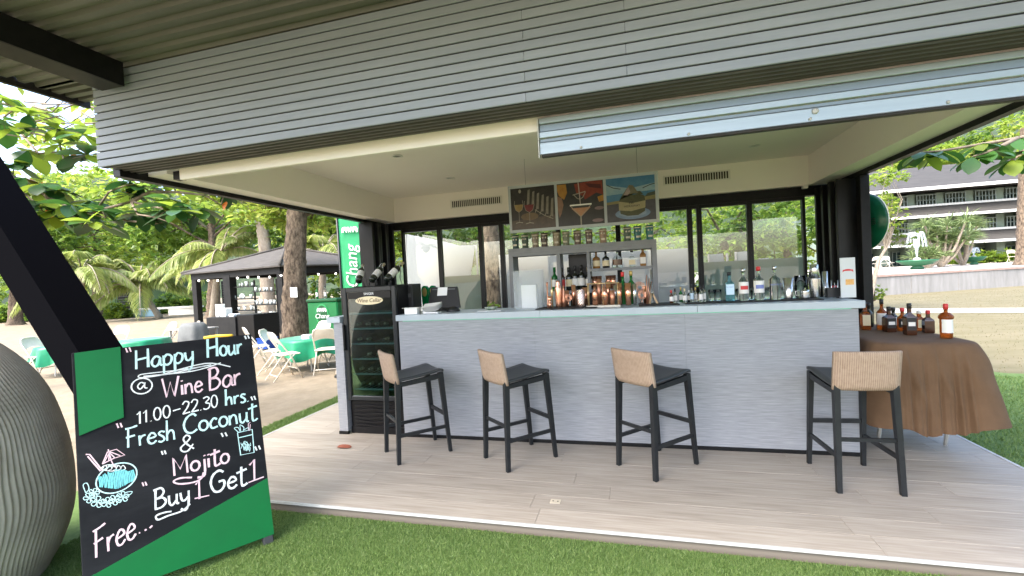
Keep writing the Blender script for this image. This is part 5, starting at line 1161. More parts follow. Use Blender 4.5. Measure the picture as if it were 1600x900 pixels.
on_bar(331, .14, .40, 'paper_roll', 'tall white paper roll standing on the black hut counter', 'paper', PRINTW); on_bar(340, .26, .27, 'white_box', 'white box in the middle of the black hut counter', 'box', PRINTW); on_bar(353, .22, .08, 'napkin_stack', 'low white napkin stack on the black hut counter', 'napkins', PRINTW)
# steel table and grey covered chair left of it
t0 = at_d(262, 515, 11.8); t = thing('steel_table', 'small grey metal table frame standing on the sand left of the hut', 'table', flat(t0, GZ), ang); tzp = t0[2]-GZ
MET = mat('grey_metal', (.30, .29, .27), .5); B().box(0, 1.1, 0, .6, tzp-.03, tzp).build('tabletop', MET, t, local=True)
for x in (.04, .55, 1.06):
    for y in (.04, .56): B().box(x-.02, x+.02, y-.02, y+.02, 0, tzp-.031).build('leg', MET, t, local=True)
B().bar((.06, .04, tzp-.25), (.3, .04, tzp-.04), .02, .02).build('brace', MET, t, local=True); B().bar((.57, .04, tzp-.25), (.8, .04, tzp-.04), .02, .02).build('brace', MET, t, local=True)
g0 = at_d(302, 520, 11.3); gcl = mat('grey_cloth', (.13, .135, .135), .9, c2=(.18, .185, .18), scale=5); b = B(); b.smooth = True; vs_ = []; nn_ = 28; ht = at_d(302, 505, 11.3)[2]-GZ
for l in range(8):
    f = l/7
    for i in range(nn_):
        a = 2*math.pi*i/nn_; r_ = (.27+.10*f+.035*f*math.sin(7*a+1)+.02*f*math.sin(13*a)) if l else .22
        sq_ = 1/max(abs(math.cos(a)), abs(math.sin(a)))**.6; vs_.append((r_*sq_*math.cos(a), r_*sq_*math.sin(a)*.8, ht-(ht-.12)*f**1.1+(.03*math.sin(3*a) if l else .01)))
fs_ = [tuple(range(nn_))]+[(l*nn_+i, (l+1)*nn_+i, (l+1)*nn_+(i+1) % nn_, l*nn_+(i+1) % nn_) for l in range(7) for i in range(nn_)]
b.add(vs_, fs_); o = b.build('covered_stand', gcl); o.location = (g0[0], g0[1], GZ); tag(o, 'stand draped with a grey cloth left of the black hut counter', 'cloth')
# blue crate
p = at_z(417, 522, GZ); p = at_d(417, 520, 12.5); p[2] = GZ; BLU = mat('crate_blue', (.02, .08, .36), .45); t = thing('blue_crate', 'open blue plastic crate at the foot of the tree trunk', 'crate', p, ang); t.scale = (.6, .9, .5); ch = at_d(417, 511, 12.5)[2]-GZ
b = B(); b.box(-.3, .3, -.2, -.18, .02, ch); b.box(-.3, .3, .18, .2, .02, ch); b.box(-.3, -.28, -.179, .179, .02, ch); b.box(.28, .3, -.179, .179, .02, ch); b.box(-.279, .279, -.179, .179, .02, .04); b.build('tub', BLU, t, local=True)
b = B(); b.box(-.32, .32, -.22, -.2005, ch-.05, ch+.01); b.box(-.32, .32, .2005, .22, ch-.05, ch+.01); b.box(-.32, -.3005, -.2, .2, ch-.05, ch+.01); b.box(.3005, .32, -.2, .2, ch-.05, ch+.01); b.build('rim', BLU, t, local=True); B().box(-.28, .28, -.18, .18, 0, .0195).build('base', BLU, t, local=True)

# ================================================================== GREEN ICE BOX AND BANNER
CHGR = mat('brand_green', (.005, .13, .035), .35, c2=(.008, .16, .045), scale=2); CHGD = mat('brand_green_dark', (.003, .07, .02), .35); CHGL = mat('badge_green', (.03, .28, .09), .35)
i0, i1 = at_d(479, 468, 11.6), at_d(526, 466, 11.3); zt_ = (i0[2]+i1[2])/2; di = (i1-i0); di[2] = 0; Li = np.linalg.norm(di); ai = math.atan2(di[1], di[0])
ib = thing('ice_box', 'large green drinks cooler with round white lettered badge beside the trunk', 'cooler', flat(i0, GZ), ai); hI = zt_-GZ
B().box(0, Li, 0, .6, .12, hI-.08, .03).build('tub', CHGR, ib, local=True); B().box(-.02, Li+.02, -.02, .62, hI-.079, hI, .02).build('lid', CHGD, ib, local=True)
for x in (.05, Li-.11):
    for y in (.04, .5): B().box(x, x+.06, y, y+.06, 0, .12).build('foot', BPL, ib, local=True)
cx = Li*.5; cz = hI-.40; b = B(); b.prism([(cx+.20*math.cos(2*math.pi*j/28), cz+.27*math.sin(2*math.pi*j/28)) for j in range(28)], 'y', -.012, -.0005); bd = b.build('badge', CHGL, ib, local=True)
b = B(); b.prism([(cx+.17*math.cos(2*math.pi*j/28), cz+.235*math.sin(2*math.pi*j/28)) for j in range(28)], 'y', -.0165, -.0125); b.build('badge_face', CHGD, bd, local=True)
text_mesh('Chang', .17, PRINTW, 'badge_lettering', bd, Matrix.Translation((cx, -.019, cz-.04)) @ RX90, .001, shear=.2)
def elephants(parent, mw, s):
    b = B()
    for d in (-1, 1):
        ox = -d*.16*s
        b.poly([(ox+d*x*s, y*s, 0) for x, y in ((-.13, -.1), (-.13, .02), (-.08, .09), (.0, .1), (.06, .08), (.12, .10), (.15, .05), (.15, -.05), (.13, -.11), (.115, -.11), (.12, -.03), (.08, -.02), (.06, -.1), (.02, -.1), (.01, -.03), (-.05, -.03), (-.06, -.1), (-.10, -.1))][::d])
    o = b.build('elephant_emblem', PRINTW, parent, local=True); o.matrix_basis = mw
elephants(bd, Matrix.Translation((cx, -.019, cz+.12)) @ RX90, .5)
for k, u in enumerate((487, 500)):
    p = at_d(u, 455, 11.5); o = bottle(p[0], p[1]+.2, zt_+.002, .33, .035, .013, GREENG if k == 0 else CLEAR, ['green bottle standing on the cooler lid', 'clear bottle standing on the cooler lid'][k], BPL, WLAB, group='bottles on the cooler')
# feather banner
FLAGM = mat('banner_green', (.02, .27, .10), .7, c2=(.03, .32, .13), scale=2.5); fd_ = 8.0
fa, fb = at_d(526, 343, fd_), at_d(563, 346, fd_); fc, fd2 = at_d(535, 452, fd_), at_d(572, 452, fd_)
bn = thing('feather_banner', 'tall green fabric banner on a pole with white vertical lettering beside the hut', 'banner', flat(fc, GZ))
pole_b = flat(fc, GZ); B().tube([pole_b, fa+[0, 0, .35]], .018, 8).build('pole', BPL, bn); B().lathe([(.22, 0), (.22, .03), (.05, .06), (.04, .12)], 16, tuple(pole_b)).build('base', BPL, bn)
ux = (fb-fa); ux[2] = 0; wF = np.linalg.norm(ux); ux /= wF; fl_m = Matrix(((ux[0], 0, ux[1], fa[0]+.02*ux[0]), (ux[1], 0, -ux[0], fa[1]+.02*ux[1]), (0, 1, 0, GZ), (0, 0, 0, 1)))
ztF, zbF = fa[2]+.45-GZ, .55; b = B(); b.smooth = True; vs_ = []; nz_ = 26
for i in range(nz_+1):
    z_ = zbF+(ztF-zbF)*i/nz_; f = i/nz_; ww = wF*(1.0 if f < .8 else math.cos((f-.8)/.2*1.3)); sk = (1-f)*.0
    for j in range(7): x_ = ww*j/6; vs_.append((x_+sk, z_, .02*math.sin(z_*4+x_*5)*(j/6)))
b.add(vs_, [(i*7+j, i*7+j+1, (i+1)*7+j+1, (i+1)*7+j) for i in range(nz_) for j in range(6)]); o = b.build('fabric', FLAGM, bn, local=True)
o.matrix_basis = world_of(bn).inverted() @ fl_m; sm_ = o.modifiers.new('t', 'SOLIDIFY'); sm_.thickness = .003
def on_flag(u, v): p = at_d(u, v, fd_); q_ = fl_m.inverted() @ Vector(p); return q_
pc1 = on_flag(548, 417); text_mesh('Chang', .30, PRINTW, 'banner_lettering', bn, world_of(bn).inverted() @ fl_m @ Matrix.Translation((wF*.52, pc1.y, .028)) @ Matrix.Rotation(R(90), 4, 'Z'), .002, shear=.2)
pe = on_flag(544, 359); elephants(bn, world_of(bn).inverted() @ fl_m @ Matrix.Translation((wF*.5, pe.y, .03)), .5)

# ================================================================== FOLDING CHAIRS AND GREEN TABLES
CHW = mat('chair_cream', (.66, .60, .50), .4, c2=(.72, .66, .56), scale=12)
def make_chair():
    t = thing('folding_chair', 'x', 'chair', group='cream folding chairs on the sand')
    r = .013
    # front legs run up into the back hoop
    pts = [(-.22, .22, 0), (-.215, .05, .40), (-.20, -.16, .74), (-.17, -.19, .815), (-.10, -.205, .845), (.10, -.205, .845), (.17, -.19, .815), (.20, -.16, .74), (.215, .05, .40), (.22, .22, 0)]
    B().tube(pts, r, 8).build('front_frame', CHW, t, local=True)
    for s in (-1, 1): B().tube([(s*.195, -.26, 0), (s*.195, .02, .36), (s*.19, .12, .44)], r*.9, 8).build('rear_leg', CHW, t, local=True)
    B().tube([(-.195, -.19, .09), (.195, -.19, .09)], r*.7, 6).build('crossbar', CHW, t, local=True); B().tube([(-.217, .14, .18), (.217, .14, .18)], r*.7, 6).build('crossbar', CHW, t, local=True)
    b = B(); b.box(-.19, .19, -.14, .22, .43, .452, .01); b.build('seat', CHW, t, local=True)
    b = B(); b.smooth = True; vs_ = []
    for z_, y_, hw_ in ((.60, -.085, .205), (.70, -.135, .20), (.80, -.185, .175), (.83, -.196, .14)):
        for th in (0, .006):
            for i in range(9): f = -1+2*i/8; vs_.append((hw_*f, y_+.02*f*f-.02+th, z_+(.05*(1-f*f) if z_ == .60 else 0)))
    fs_ = []
    for r_ in range(3):
        for i in range(8):
            a = r_*18+i; fs_ += [(a, a+1, a+19, a+18), (a+10, a+9, a+27, a+28)]
    b.add(vs_, fs_); b.build('backrest', CHW, t, local=True)
    return t
fc0 = make_chair()
chs = [((442, 598), 0, -118+90, 'nearest cream folding chair standing left of the others by the green table', .0), ]
def place_chair(o, p, face, label): o.location = (p[0], p[1], GZ+.004); o.rotation_euler.z = face-math.pi/2; o['label'] = label
tabA = at_z(478, 575, GZ); tabA = np.array([-6.35, 8.05, GZ]); tabB = at_z(60, 590, GZ)
spots = [(at_z(446, 592, GZ), (.55, 1.), 'cream folding chair closest to the sign, its back to the deck'), (at_z(513, 582, GZ), (-.45, 1.), 'cream folding chair nearest the grey counter end'), (at_z(431, 583, GZ), (1., .45), 'cream folding chair at the left side of the green table'),
         (at_z(402, 574, GZ), (.7, 1.), 'cream folding chair half hidden behind the right edge of the sign'), (at_z(535, 566, GZ), (-1, -.3), 'cream folding chair right of the green table, far side'), (at_z(500, 563, GZ), (-.2, -1), 'cream folding chair behind the green table'),
         (at_z(64, 588, GZ), (1., .3), 'cream folding chair between the vase and the raking strut'), (at_z(186, 560, GZ), (.3, -1.), 'cream folding chair behind the top left corner of the sign'), (at_z(262, 553, GZ), (-.2, -1.), 'cream folding chair behind the middle of the sign top'), (at_z(300, 552, GZ), (-.6, -1.), 'cream folding chair behind the lettering of the sign')]
for i, (p, fcv, lab) in enumerate(spots):
    o = fc0 if i == 0 else dup(fc0); place_chair(o, p, math.atan2(fcv[1], fcv[0]), lab)
GCL = mat('green_satin', (.0, .20, .085), .4, c2=(.0, .26, .12), scale=5, sheen=.3)
def cloth_table(p, label, lab2, R_=.52, ztab=.62):
    t = thing('round_table', label, 'table', (p[0], p[1], GZ)); B().lathe([(R_-.03, ztab-.03), (R_-.03, ztab-.004)], 24).build('tabletop', WLEG, t, local=True)
    for k in range(4): a = math.pi/4+k*math.pi/2; B().tube([(.2*math.cos(a), .2*math.sin(a), ztab-.03), (.36*math.cos(a), .36*math.sin(a), 0)], .014, 6).build('leg', WLEG, t, local=True)
    b = B(); b.smooth = True; vs_ = []; n_ = 60
    for l in range(9):
        f = max(0, (l-1)/7)
        for i in range(n_):
            a = 2*math.pi*i/n_; r_ = R_*(.6 if l == 0 else 1)+f*(.05+.045*math.sin(9*a+1.)+.02*math.sin(17*a)); vs_.append((r_*math.cos(a), r_*math.sin(a), ztab+.003-f*(.34+.06*math.sin(4*a))))
    b.add(vs_, [tuple(range(n_))]+[(l*n_+i, (l+1)*n_+i, (l+1)*n_+(i+1) % n_, l*n_+(i+1) % n_) for l in range(8) for i in range(n_)]); o = b.build('tablecloth', GCL); o.location = (p[0], p[1], GZ); tag(o, lab2, 'tablecloth', 'green satin tablecloths')
tA = at_z(484, 576, GZ); tB = at_z(225, 572, GZ); tC = at_z(40, 575, GZ)
cloth_table(tA, 'round table under green satin among the chairs right of the sign', 'shiny green cloth over the round table right of the sign'); cloth_table(tB, 'round table under green cloth behind the top of the sign', 'green cloth on the table behind the sign'); cloth_table(at_z(96, 584, GZ), 'round table under green cloth between vase and strut', 'green cloth on the table between vase and strut', .40)
p = tA; o = B().box(p[0]+.05, p[0]+.23, p[1]-.25, p[1]-.1, GZ+.6235, GZ+.70, .004).build('tissue_box', PRINTW); tag(o, 'white tissue box on the green table', 'box')
p = at_d(340, 526, 7.2); o = B().tube([(p[0]-.24, p[1]-.02, p[2]-.01), (p[0], p[1], p[2]+.012), (p[0]+.26, p[1]+.03, p[2]+.01)], .022, 10).build('yellow_pad', mat('yellow_vinyl', (.72, .48, .03), .45)); tag(o, 'yellow padded top rail of a chair showing above the sign', 'chair')
o['kind'] = 'structure' if False else ''; del o['kind']
YV = MATS['yellow_vinyl']; b = B()
for s in (-.2, .2): b.tube([(p[0]+s, p[1], p[2]-.02), (p[0]+s*1.1, p[1]+.02, GZ)], .013, 6); b.tube([(p[0]+s, p[1]-.0, .36), (p[0]+s, p[1]+.4, .36), (p[0]+s*1.1, p[1]+.42, GZ)], .013, 6)
b.build('frame', CHW, o); B().box(p[0]-.2, p[0]+.2, p[1]+.02, p[1]+.42, .37, .40, .01).build('seat', YV, o)

# ================================================================== FAR LEFT: GREEN BUILDING, POOL WALL, BUSHES
GBW = mat('green_wall', (.07, .13, .065), .8, c2=(.10, .17, .085), scale=.6); gw0, gw1 = at_d(120, 478, 44), at_d(330, 470, 48); gw0[2] = gw1[2] = GZ; dgw = gw1-gw0; agw = math.atan2(dgw[1], dgw[0]); Lg = np.linalg.norm(dgw)
gb = thing('green_building', 'low green rendered building behind the palm at the edge of the beach', 'building', gw0, agw); B().box(0, Lg, 0, 4, 0, 3.2).build('wall', GBW, gb, local=True); B().box(-.3, Lg+.3, -.4, 4.3, 3.201, 3.4).build('roof', HUTR, gb, local=True)
for k in range(6): B().box(.8+k*2.2, .84+k*2.2, -.03, -.001, 0, 3.2).build('panel_joint', mat('green_dark', (.035, .07, .035), .8), gb, local=True)
for x in (3.2, 12.2):
    w_ = B().box(x, x+1.3, -.06, -.001, .3, 2.9).build('louvred_door', HUTB, gb, local=True)
    for k in range(9): B().box(x+.1, x+1.2, -.09, -.061, .5+k*.25, .56+k*.25).build('slat', mat('slat_grey', (.09, .095, .09), .6), w_, local=True)
pw0, pw1 = at_d(204, 492, 37), at_d(246, 490, 37); o = B(); p = pw0; t = thing('pool_wall', 'pale blue and white low pool wall behind the leaning palm', 'wall', flat(pw0, GZ), math.atan2((pw1-pw0)[1], (pw1-pw0)[0])); L_ = np.linalg.norm(pw1-pw0)
B().box(0, L_, 0, .3, 0, .55).build('blue_face', mat('pool_blue', (.30, .50, .62), .5), t, local=True); B().box(-.1, L_+3.6, -.05, .36, .551, .70).build('coping', WHITE, t, local=True); B().box(L_+.9, L_+3.5, .0, .3, 0, .55).build('white_block', WHITE, t, local=True)

# ================================================================== TREES
def bark(name, c, c2): return mat(name, c, .95, c2=c2, scale=15, stretch=(1, 1, .45), bump=1., bscale=26, contrast=(.34, .66), detail=10)
BARK = bark('bark_brown', (.035, .024, .016), (.20, .15, .105)); BARKP = bark('bark_pale', (.25, .20, .15), (.36, .31, .25))
LV_Y = leaf_mat('leaf_sunny', [(.17, .26, .03), (.28, .37, .05), (.11, .19, .03), (.36, .39, .08), (.22, .32, .04)], .5)
LV_G = leaf_mat('leaf_deep', [(.018, .06, .012), (.035, .10, .018), (.06, .14, .02), (.03, .08, .02)], .3)
LV_M = leaf_mat('leaf_mixed', [(.045, .11, .02), (.13, .22, .03), (.24, .33, .05), (.08, .16, .03), (.19, .28, .04)], .45)
LV_H = leaf_mat('leaf_hedge', [(.10, .17, .015), (.17, .23, .02), (.06, .12, .015)], .35)
PALM = leaf_mat('palm_leaf', [(.22, .29, .06), (.34, .38, .12), (.16, .23, .05), (.40, .40, .18)], .4)
def cloud(center, rad, n, ll, m_, rosette=7, shell=.55, name='crown', lump=6):
    """foliage: rosettes of leaves scattered through lumps of the crown volume"""
    nl = lump; lc = rand_dirs(nl)*rng.uniform(.25, .8, (nl, 1)); lr = rng.uniform(.35, .6, nl)
    k = n//rosette; which = rng.integers(0, nl, k); d = rand_dirs(k); rr_ = rng.uniform(shell, 1, (k, 1))**.7
    P0 = (lc[which]+d*rr_*lr[which][:, None])*np.array(rad)+np.array(center)
    P = np.repeat(P0, rosette, 0); dd = rand_dirs(len(P)); dd[:, 2] = dd[:, 2]*.45+.05; dd += np.repeat(d, rosette, 0)*.4
    Nn = np.tile([0, 0, 1.], (len(P), 1))+rng.normal(0, .35, (len(P), 3)); Ln = ll*rng.uniform(.6, 1.25, len(P))
    V, T = leaves_np(P, dd, Nn, Ln, Ln*.5); rc = np.repeat(np.repeat(rng.uniform(0, 1, k), rosette)+rng.normal(0, .12, len(P)), 4) % 1
    return V, T, rc, P0
def rough_trunk(b, pts, radii, rings=44, n_=20):
    pts = np.array(pts, float); s_ = np.linspace(0, 1, len(pts)); f = np.linspace(0, 1, rings); C_ = np.stack([np.interp(f, s_, pts[:, k]) for k in range(3)], 1); rr_ = np.interp(f, s_, radii)
    a = np.linspace(0, 2*np.pi, n_, endpoint=False); vs_ = []
    for i in range(rings):
        fl = 1+.35*max(0, .06-f[i])/.06
        q = rr_[i]*fl*(1+.07*np.sin(3*a+4*f[i])+.05*np.sin(5*a-9*f[i]+1)+rng.normal(0, .045, n_))
        vs_ += [(C_[i][0]+q[j]*math.cos(a[j]), C_[i][1]+q[j]*math.sin(a[j]), C_[i][2]) for j in range(n_)]
    sm = b.smooth; b.smooth = True; b.add(vs_, [(i*n_+j, i*n_+(j+1) % n_, (i+1)*n_+(j+1) % n_, (i+1)*n_+j) for i in range(rings-1) for j in range(n_)]); b.smooth = sm
def tree(name, label, base, trunk_pts, radii, crowns, bark_m, group, limbs=10):
    t = thing(name, label, 'tree', base, 0, group); b = B(); rough_trunk(b, trunk_pts, radii); b.build('trunk', bark_m, t)
    top = Vector(trunk_pts[-1]); mid = Vector(trunk_pts[len(trunk_pts)//2]); lb = B()
    for (c, rad, n, ll, m_) in crowns:
        V, T, rc, P0 = cloud(c, rad, n, ll, m_); V = V-np.array(base); o = bpy.data.objects.new('crown', np_mesh('crown', V, T, m_, rc)); col.objects.link(o); o.parent = t
        for i in range(limbs):
            q = Vector(P0[rng.integers(0, len(P0))]); s_ = top.lerp(mid, random.uniform(0, .5)); m2 = s_.lerp(q, .5)+Vector((random.uniform(-.3, .3), random.uniform(-.3, .3), .35)); r0 = radii[-1]*.45; lb.tube([s_, m2, q], [r0, r0*.6, r0*.25], 6, False)
    lb.build('limbs', bark_m, t); return t
V3 = lambda p, z: (float(p[0]), float(p[1]), float(z))
# near almond tree with the paper note
tb = at_d(461, 510, 12.6); tb[2] = GZ; tt = at_d(464, 330, 12.6)
rpx = 12.6/F
tree('almond_tree', 'thick brown trunked almond tree with a paper note, left of the banner', V3(tb, GZ), [V3(tb, GZ), V3(at_d(460, 470, 12.6), at_d(460, 470, 12.6)[2]), V3(at_d(462, 400, 12.6), at_d(462, 400, 12.6)[2]), V3(at_d(466, 330, 12.6), tt[2]), V3(at_d(470, 280, 12.6), at_d(470, 280, 12.6)[2])],
     [19*rpx, 17.5*rpx, 15.5*rpx, 14*rpx, 13*rpx], [((tb[0]+.3, tb[1]+.8, 5.6), (4.2, 3.6, 2.1), 5200, .26, LV_M), ((tb[0]-1.6, tb[1]+1.5, 4.6), (2.6, 2.5, 1.3), 2200, .26, LV_Y), ((tb[0]+2.2, tb[1]+.6, 4.3), (2.0, 2.0, 1.5), 2000, .26, LV_M)], BARK, 'trees on the beach', 14)
p = at_d(453, 449, 12.25); d_ = at_d(460, 449, 12.25)-p; d_ /= np.linalg.norm(d_); o = B().add([p, p+d_*.19, p+d_*.19+[0, 0, -.27], p+[0, 0, -.27]], [(3, 2, 1, 0)]).build('paper_note', PRINTW); o.modifiers.new('s', 'SOLIDIFY').thickness = .004; tag(o, 'white paper note pinned on the almond trunk', 'paper')
tb = at_d(418, 470, 24); tb[2] = GZ; tree('slender_tree', 'slender pale trunked tree behind the hut roof', V3(tb, GZ), [V3(tb, GZ), V3(at_d(414, 380, 24), at_d(414, 380, 24)[2]), V3(at_d(405, 320, 24), at_d(405, 320, 24)[2])], [.36, .30, .24], [((tb[0], tb[1], 8.2), (6, 5, 3), 4600, .40, LV_Y)], BARKP, 'trees on the beach')
big = [(330, 30, (6.5, 5, 4.2), 6.2, LV_M, 'mixed green broadleaf tree behind the hut'), (150, 40, (8.5, 6, 6), 8.0, LV_Y, 'yellow green broadleaf tree above the leaning palm'), (20, 34, (7, 6, 5.5), 6.0, LV_M, 'broadleaf tree behind the raking strut'), (540, 27, (5, 4, 4.2), 5.0, LV_M, 'dense green tree behind the banner'), (250, 60, (13, 8, 9), 9, LV_Y, 'tall tree mass beyond the green building'), (470, 48, (11, 8, 8), 8, LV_Y, 'sunny tree far behind the almond trunk'), (70, 62, (13, 8, 8), 7, LV_M, 'far tree at the left end of the beach')]
for u, dd, rad, zc, m_, lab in big:
    c = at_d(u, 440, dd); tree('broadleaf_tree', lab, V3(c, GZ), [V3(c, GZ), (c[0]+.3, c[1], zc*.5), (c[0]+.1, c[1]+.2, zc)], [.3+dd*.004, .28, .18], [((c[0], c[1], zc), rad, 5600 if dd < 45 else 7000, .26+dd*.0075, m_)], BARK, 'background trees on the beach side')
def palm(name, label, base, top, fl, nf, droop=.5, rt=.16, lean=None, group='coconut palms'):
    t = thing(name, label, 'palm', base, 0, group); base = np.array(base); top = np.array(top); mid = base*.5+top*.5+np.array([(top-base)[1]*.1-.1, 0, 0]); b = B(); pts = [base+(mid-base)*f*2 if f < .5 else mid+(top-mid)*(f-.5)*2 for f in np.linspace(0, 1, 9)]
    b.tube(pts, [rt*(1.3-.5*f)+(.015*(i % 2)) for i, f in enumerate(np.linspace(0, 1, 9))], 10); b.build('trunk', BARKP, t)
    for k in range(nf):
        a = 2*math.pi*k/nf+random.uniform(-.25, .25); el = random.uniform(.15, 1.25); L_ = fl*random.uniform(.8, 1.1); n_ = 26; sp = []
        for i in range(n_): s_ = i/(n_-1); h_ = L_*s_*math.cos(el)*(1-.12*s_); z_ = L_*(s_*math.sin(el)-droop*s_*s_*(1.1+.4*(1.2-el))*.75); sp.append(np.array([math.cos(a)*h_, math.sin(a)*h_, z_]))
        sp = np.array(sp); P = []; D = []; N_ = []; Ln = []
        for i in range(2, n_):
            tg = sp[i]-sp[i-1]; tg /= np.linalg.norm(tg); sd_ = np.cross(tg, [0, 0, 1]); sd_ /= np.linalg.norm(sd_)+1e-6
            for s2 in (-1, 1):
                for sub in (0, .5):
                    P.append(sp[i]-(sp[i]-sp[i-1])*sub); D.append(sd_*s2*.85+tg*.6+np.array([0, 0, -.35-random.random()*.3])); N_.append([0, 0, 1.]); Ln.append(L_*.26*math.sin(math.pi*min(1, .12+.85*i/n_))**.7)
        P, D, N_, Ln = map(np.array, (P, D, N_, Ln)); V, T = leaves_np(P, D, N_, Ln, Ln*.10+.02, .1, .25); V = V+top; rc = np.repeat(rng.uniform(.0, .5, len(P))+random.random()*.5, 4) % 1
        o = bpy.data.objects.new('frond', np_mesh('frond', V-base, T, PALM, rc)); col.objects.link(o); o.parent = t; bb = B().tube([q+top for q in sp], [.04*(1-.8*i/n_)*fl/3 for i in range(n_)], 5, False); bb.build('midrib', PALM, o) if False else bb.build('midrib', BARKP, t)
    b = B()
    for k in range(7): a = k*.9; b.sphere(tuple(top+np.array([.22*math.cos(a), .22*math.sin(a), -.25])), .12, 8, 6, 1.2)
    b.build('coconuts', mat('coconut_orange', (.35, .22, .06), .6), t); return t
pb_ = at_d(250, 494, 33); pb_[2] = GZ; palm('coconut_palm', 'leaning coconut palm on the sand in front of the green building', tuple(pb_), tuple(at_d(221, 447, 33)), 4.6, 15, .7)
pb_ = at_d(130, 480, 30); pb_[2] = GZ; palm('coconut_palm', 'palm with drooping yellow fronds right of the raking strut', tuple(pb_), tuple(at_d(128, 425, 30)), 4.2, 13, .8)
pb_ = at_d(330, 470, 25); pb_[2] = GZ; palm('coconut_palm', 'palm crown rising behind the hut roof', tuple(pb_), tuple(at_d(345, 395, 25)), 4.0, 15, .6)
pb_ = at_d(505, 470, 22); pb_[2] = GZ; palm('coconut_palm', 'palm between the almond trunk and the banner', tuple(pb_), tuple(at_d(505, 400, 22)), 3.0, 12, .7)
def bush(label, c, rad, n, ll, m_, name='bush', group=None, cat_='bush'):
    V, T, rc, P0 = cloud((0, 0, 0), rad, n, ll, m_, lump=9); t = thing(name, label, cat_, c, 0, group); V[:, 2] = np.abs(V[:, 2])+.03; o = bpy.data.objects.new('foliage', np_mesh('foliage', V, T, m_, rc)); col.objects.link(o); o.parent = t
    b = B()
    for k in range(6): q = P0[rng.integers(0, len(P0))]; b.tube([(0, 0, 0), (q[0]*.4, q[1]*.4, abs(q[2])*.6), (q[0]*.8, q[1]*.8, abs(q[2])*.9)], [.03, .02, .008], 5, False)
    b.build('stems', BARK, t, local=True); return t
c = at_d(183, 494, 36); bush('bright yellow green bush in front of the green building', V3(c, GZ), (2.0, 1.2, 1.3), 1400, .32, LV_H)
for k, u in enumerate((270, 300, 20, 50)): c = at_d(u, 480, 40); bush(['green shrub at the right foot of the green building', 'green shrub beside the louvred door', 'dark shrub at the left picture edge by the beach', 'dark shrub next to the strut by the beach'][k], V3(c, GZ), (2.2, 1.4, 2.2), 1500, .4, LV_M)
# ================================================================== NEAR ALMOND BRANCHES (each leaf its own piece)
def blade_mesh(L_, W_, curl, m_):
    """obovate almond leaf with midrib fold"""
    n_ = 8; vs_ = []; fs_ = []
    for i in range(n_+1):
        s_ = i/n_; w_ = W_*.5*(math.sin(math.pi*min(1, s_**1.35))**.75)*(1 if i not in (0, n_) else 0)+(.004 if i == 0 else 0)
        z_ = -curl*L_*s_*s_
        vs_ += [(-w_, s_*L_, z_+w_*.14), (0, s_*L_, z_-.0), (w_, s_*L_, z_+w_*.14)]
    for i in range(n_):
        a = 3*i; fs_ += [(a, a+1, a+4, a+3), (a+1, a+2, a+5, a+4)]
    b = B(); b.smooth = True; b.add(vs_, fs_); return b.mesh('leaf', m_)
def leafm2(name, c, v=.15, transl=.3, rough=.28):
    m = leaf_mat(name, [tuple(q*(1-v) for q in c), c, tuple(min(1, q*(1+v)) for q in c)], transl, rough); return m
LD = leafm2('almond_dark', (.024, .075, .018), .25, .2, .34); LG = leafm2('almond_green', (.045, .125, .022), .25, .3, .38); LY = leafm2('almond_yellow', (.20, .28, .03), .2, .45, .4); LO = leafm2('almond_orange', (.62, .16, .02), .1, .3, .5)
LV_MESH = [blade_mesh(L_, L_*.56, c_, m_) for m_ in (LD, LG, LY) for L_, c_ in ((.24, .15), (.21, .3), (.27, .2))]; LO_M = blade_mesh(.15, .10, .2, LO)
def spray(tree_o, tip, dirv, mix, n_=7, big=1.):
    """rosette of leaves at a twig tip"""
    inv = world_of(tree_o).inverted(); d = Vector(dirv).normalized()
    for k in range(n_):
        a = 2*math.pi*k/n_+random.uniform(-.3, .3); el = random.uniform(-.35, .6); v = Vector((math.cos(a)*math.cos(el), math.sin(a)*math.cos(el), math.sin(el)-.25))+d*.35; v.normalize()
        up = Vector((random.uniform(-.3, .3), random.uniform(-.3, .3), 1)); s_ = v.cross(up).normalized(); u_ = s_.cross(v)
        M_ = Matrix(((s_.x, v.x, u_.x, tip[0]), (s_.y, v.y, u_.y, tip[1]), (s_.z, v.z, u_.z, tip[2]), (0, 0, 0, 1))) @ Matrix.Scale(big*random.uniform(.85, 1.3), 4)
        r_ = random.random(); me = LV_MESH[random.randrange(3)+(0 if r_ < mix[0]*.6 else 3 if r_ < mix[0]*.75+mix[1] else 6)]
        if random.random() < .02: me = LO_M
        inst('leaf', me, tree_o, inv @ M_)
TWIG = mat('twig_bark', (.16, .125, .085), .85, c2=(.26, .21, .15), scale=20)
# left: tree stands just outside the frame, boughs reach in over the beach
base = (-11.5, 4.6, GZ); na_t = thing('almond_tree', 'almond tree with large glossy leaves reaching in behind the raking strut at upper left', 'tree', base)
B().tube([base, (-11.4, 4.7, 1.6), (-11.2, 4.8, 3.0), (-11.0, 4.9, 4.6)], [.26, .22, .19, .14], 12).build('trunk', BARK, na_t)
def bough(t, pts, r0, mixes, every=1, n_=7, big=1.):
    q = [Vector(p) for p in pts]; B().tube(q, [r0*(1-.75*i/(len(q)-1)) for i in range(len(q))], 7).build('branch', TWIG, t)
    for i in range(1, len(q)):
        dv_ = q[i]-q[i-1]
        if i % every == 0:
            off = Vector((random.uniform(-.12, .12), random.uniform(-.1, .15), random.uniform(.02, .16))); tip = q[i]+off
            B().tube([q[i], q[i]+off*.6, tip], [r0*.3, r0*.22, r0*.15], 5).build('twig', TWIG, t); spray(t, tip, dv_, mixes, n_, big)
P = lambda u, v, d: tuple(at_d(u, v, d))
root1 = (-11.2, 4.8, 3.0); root2 = (-11.0, 4.9, 4.6)
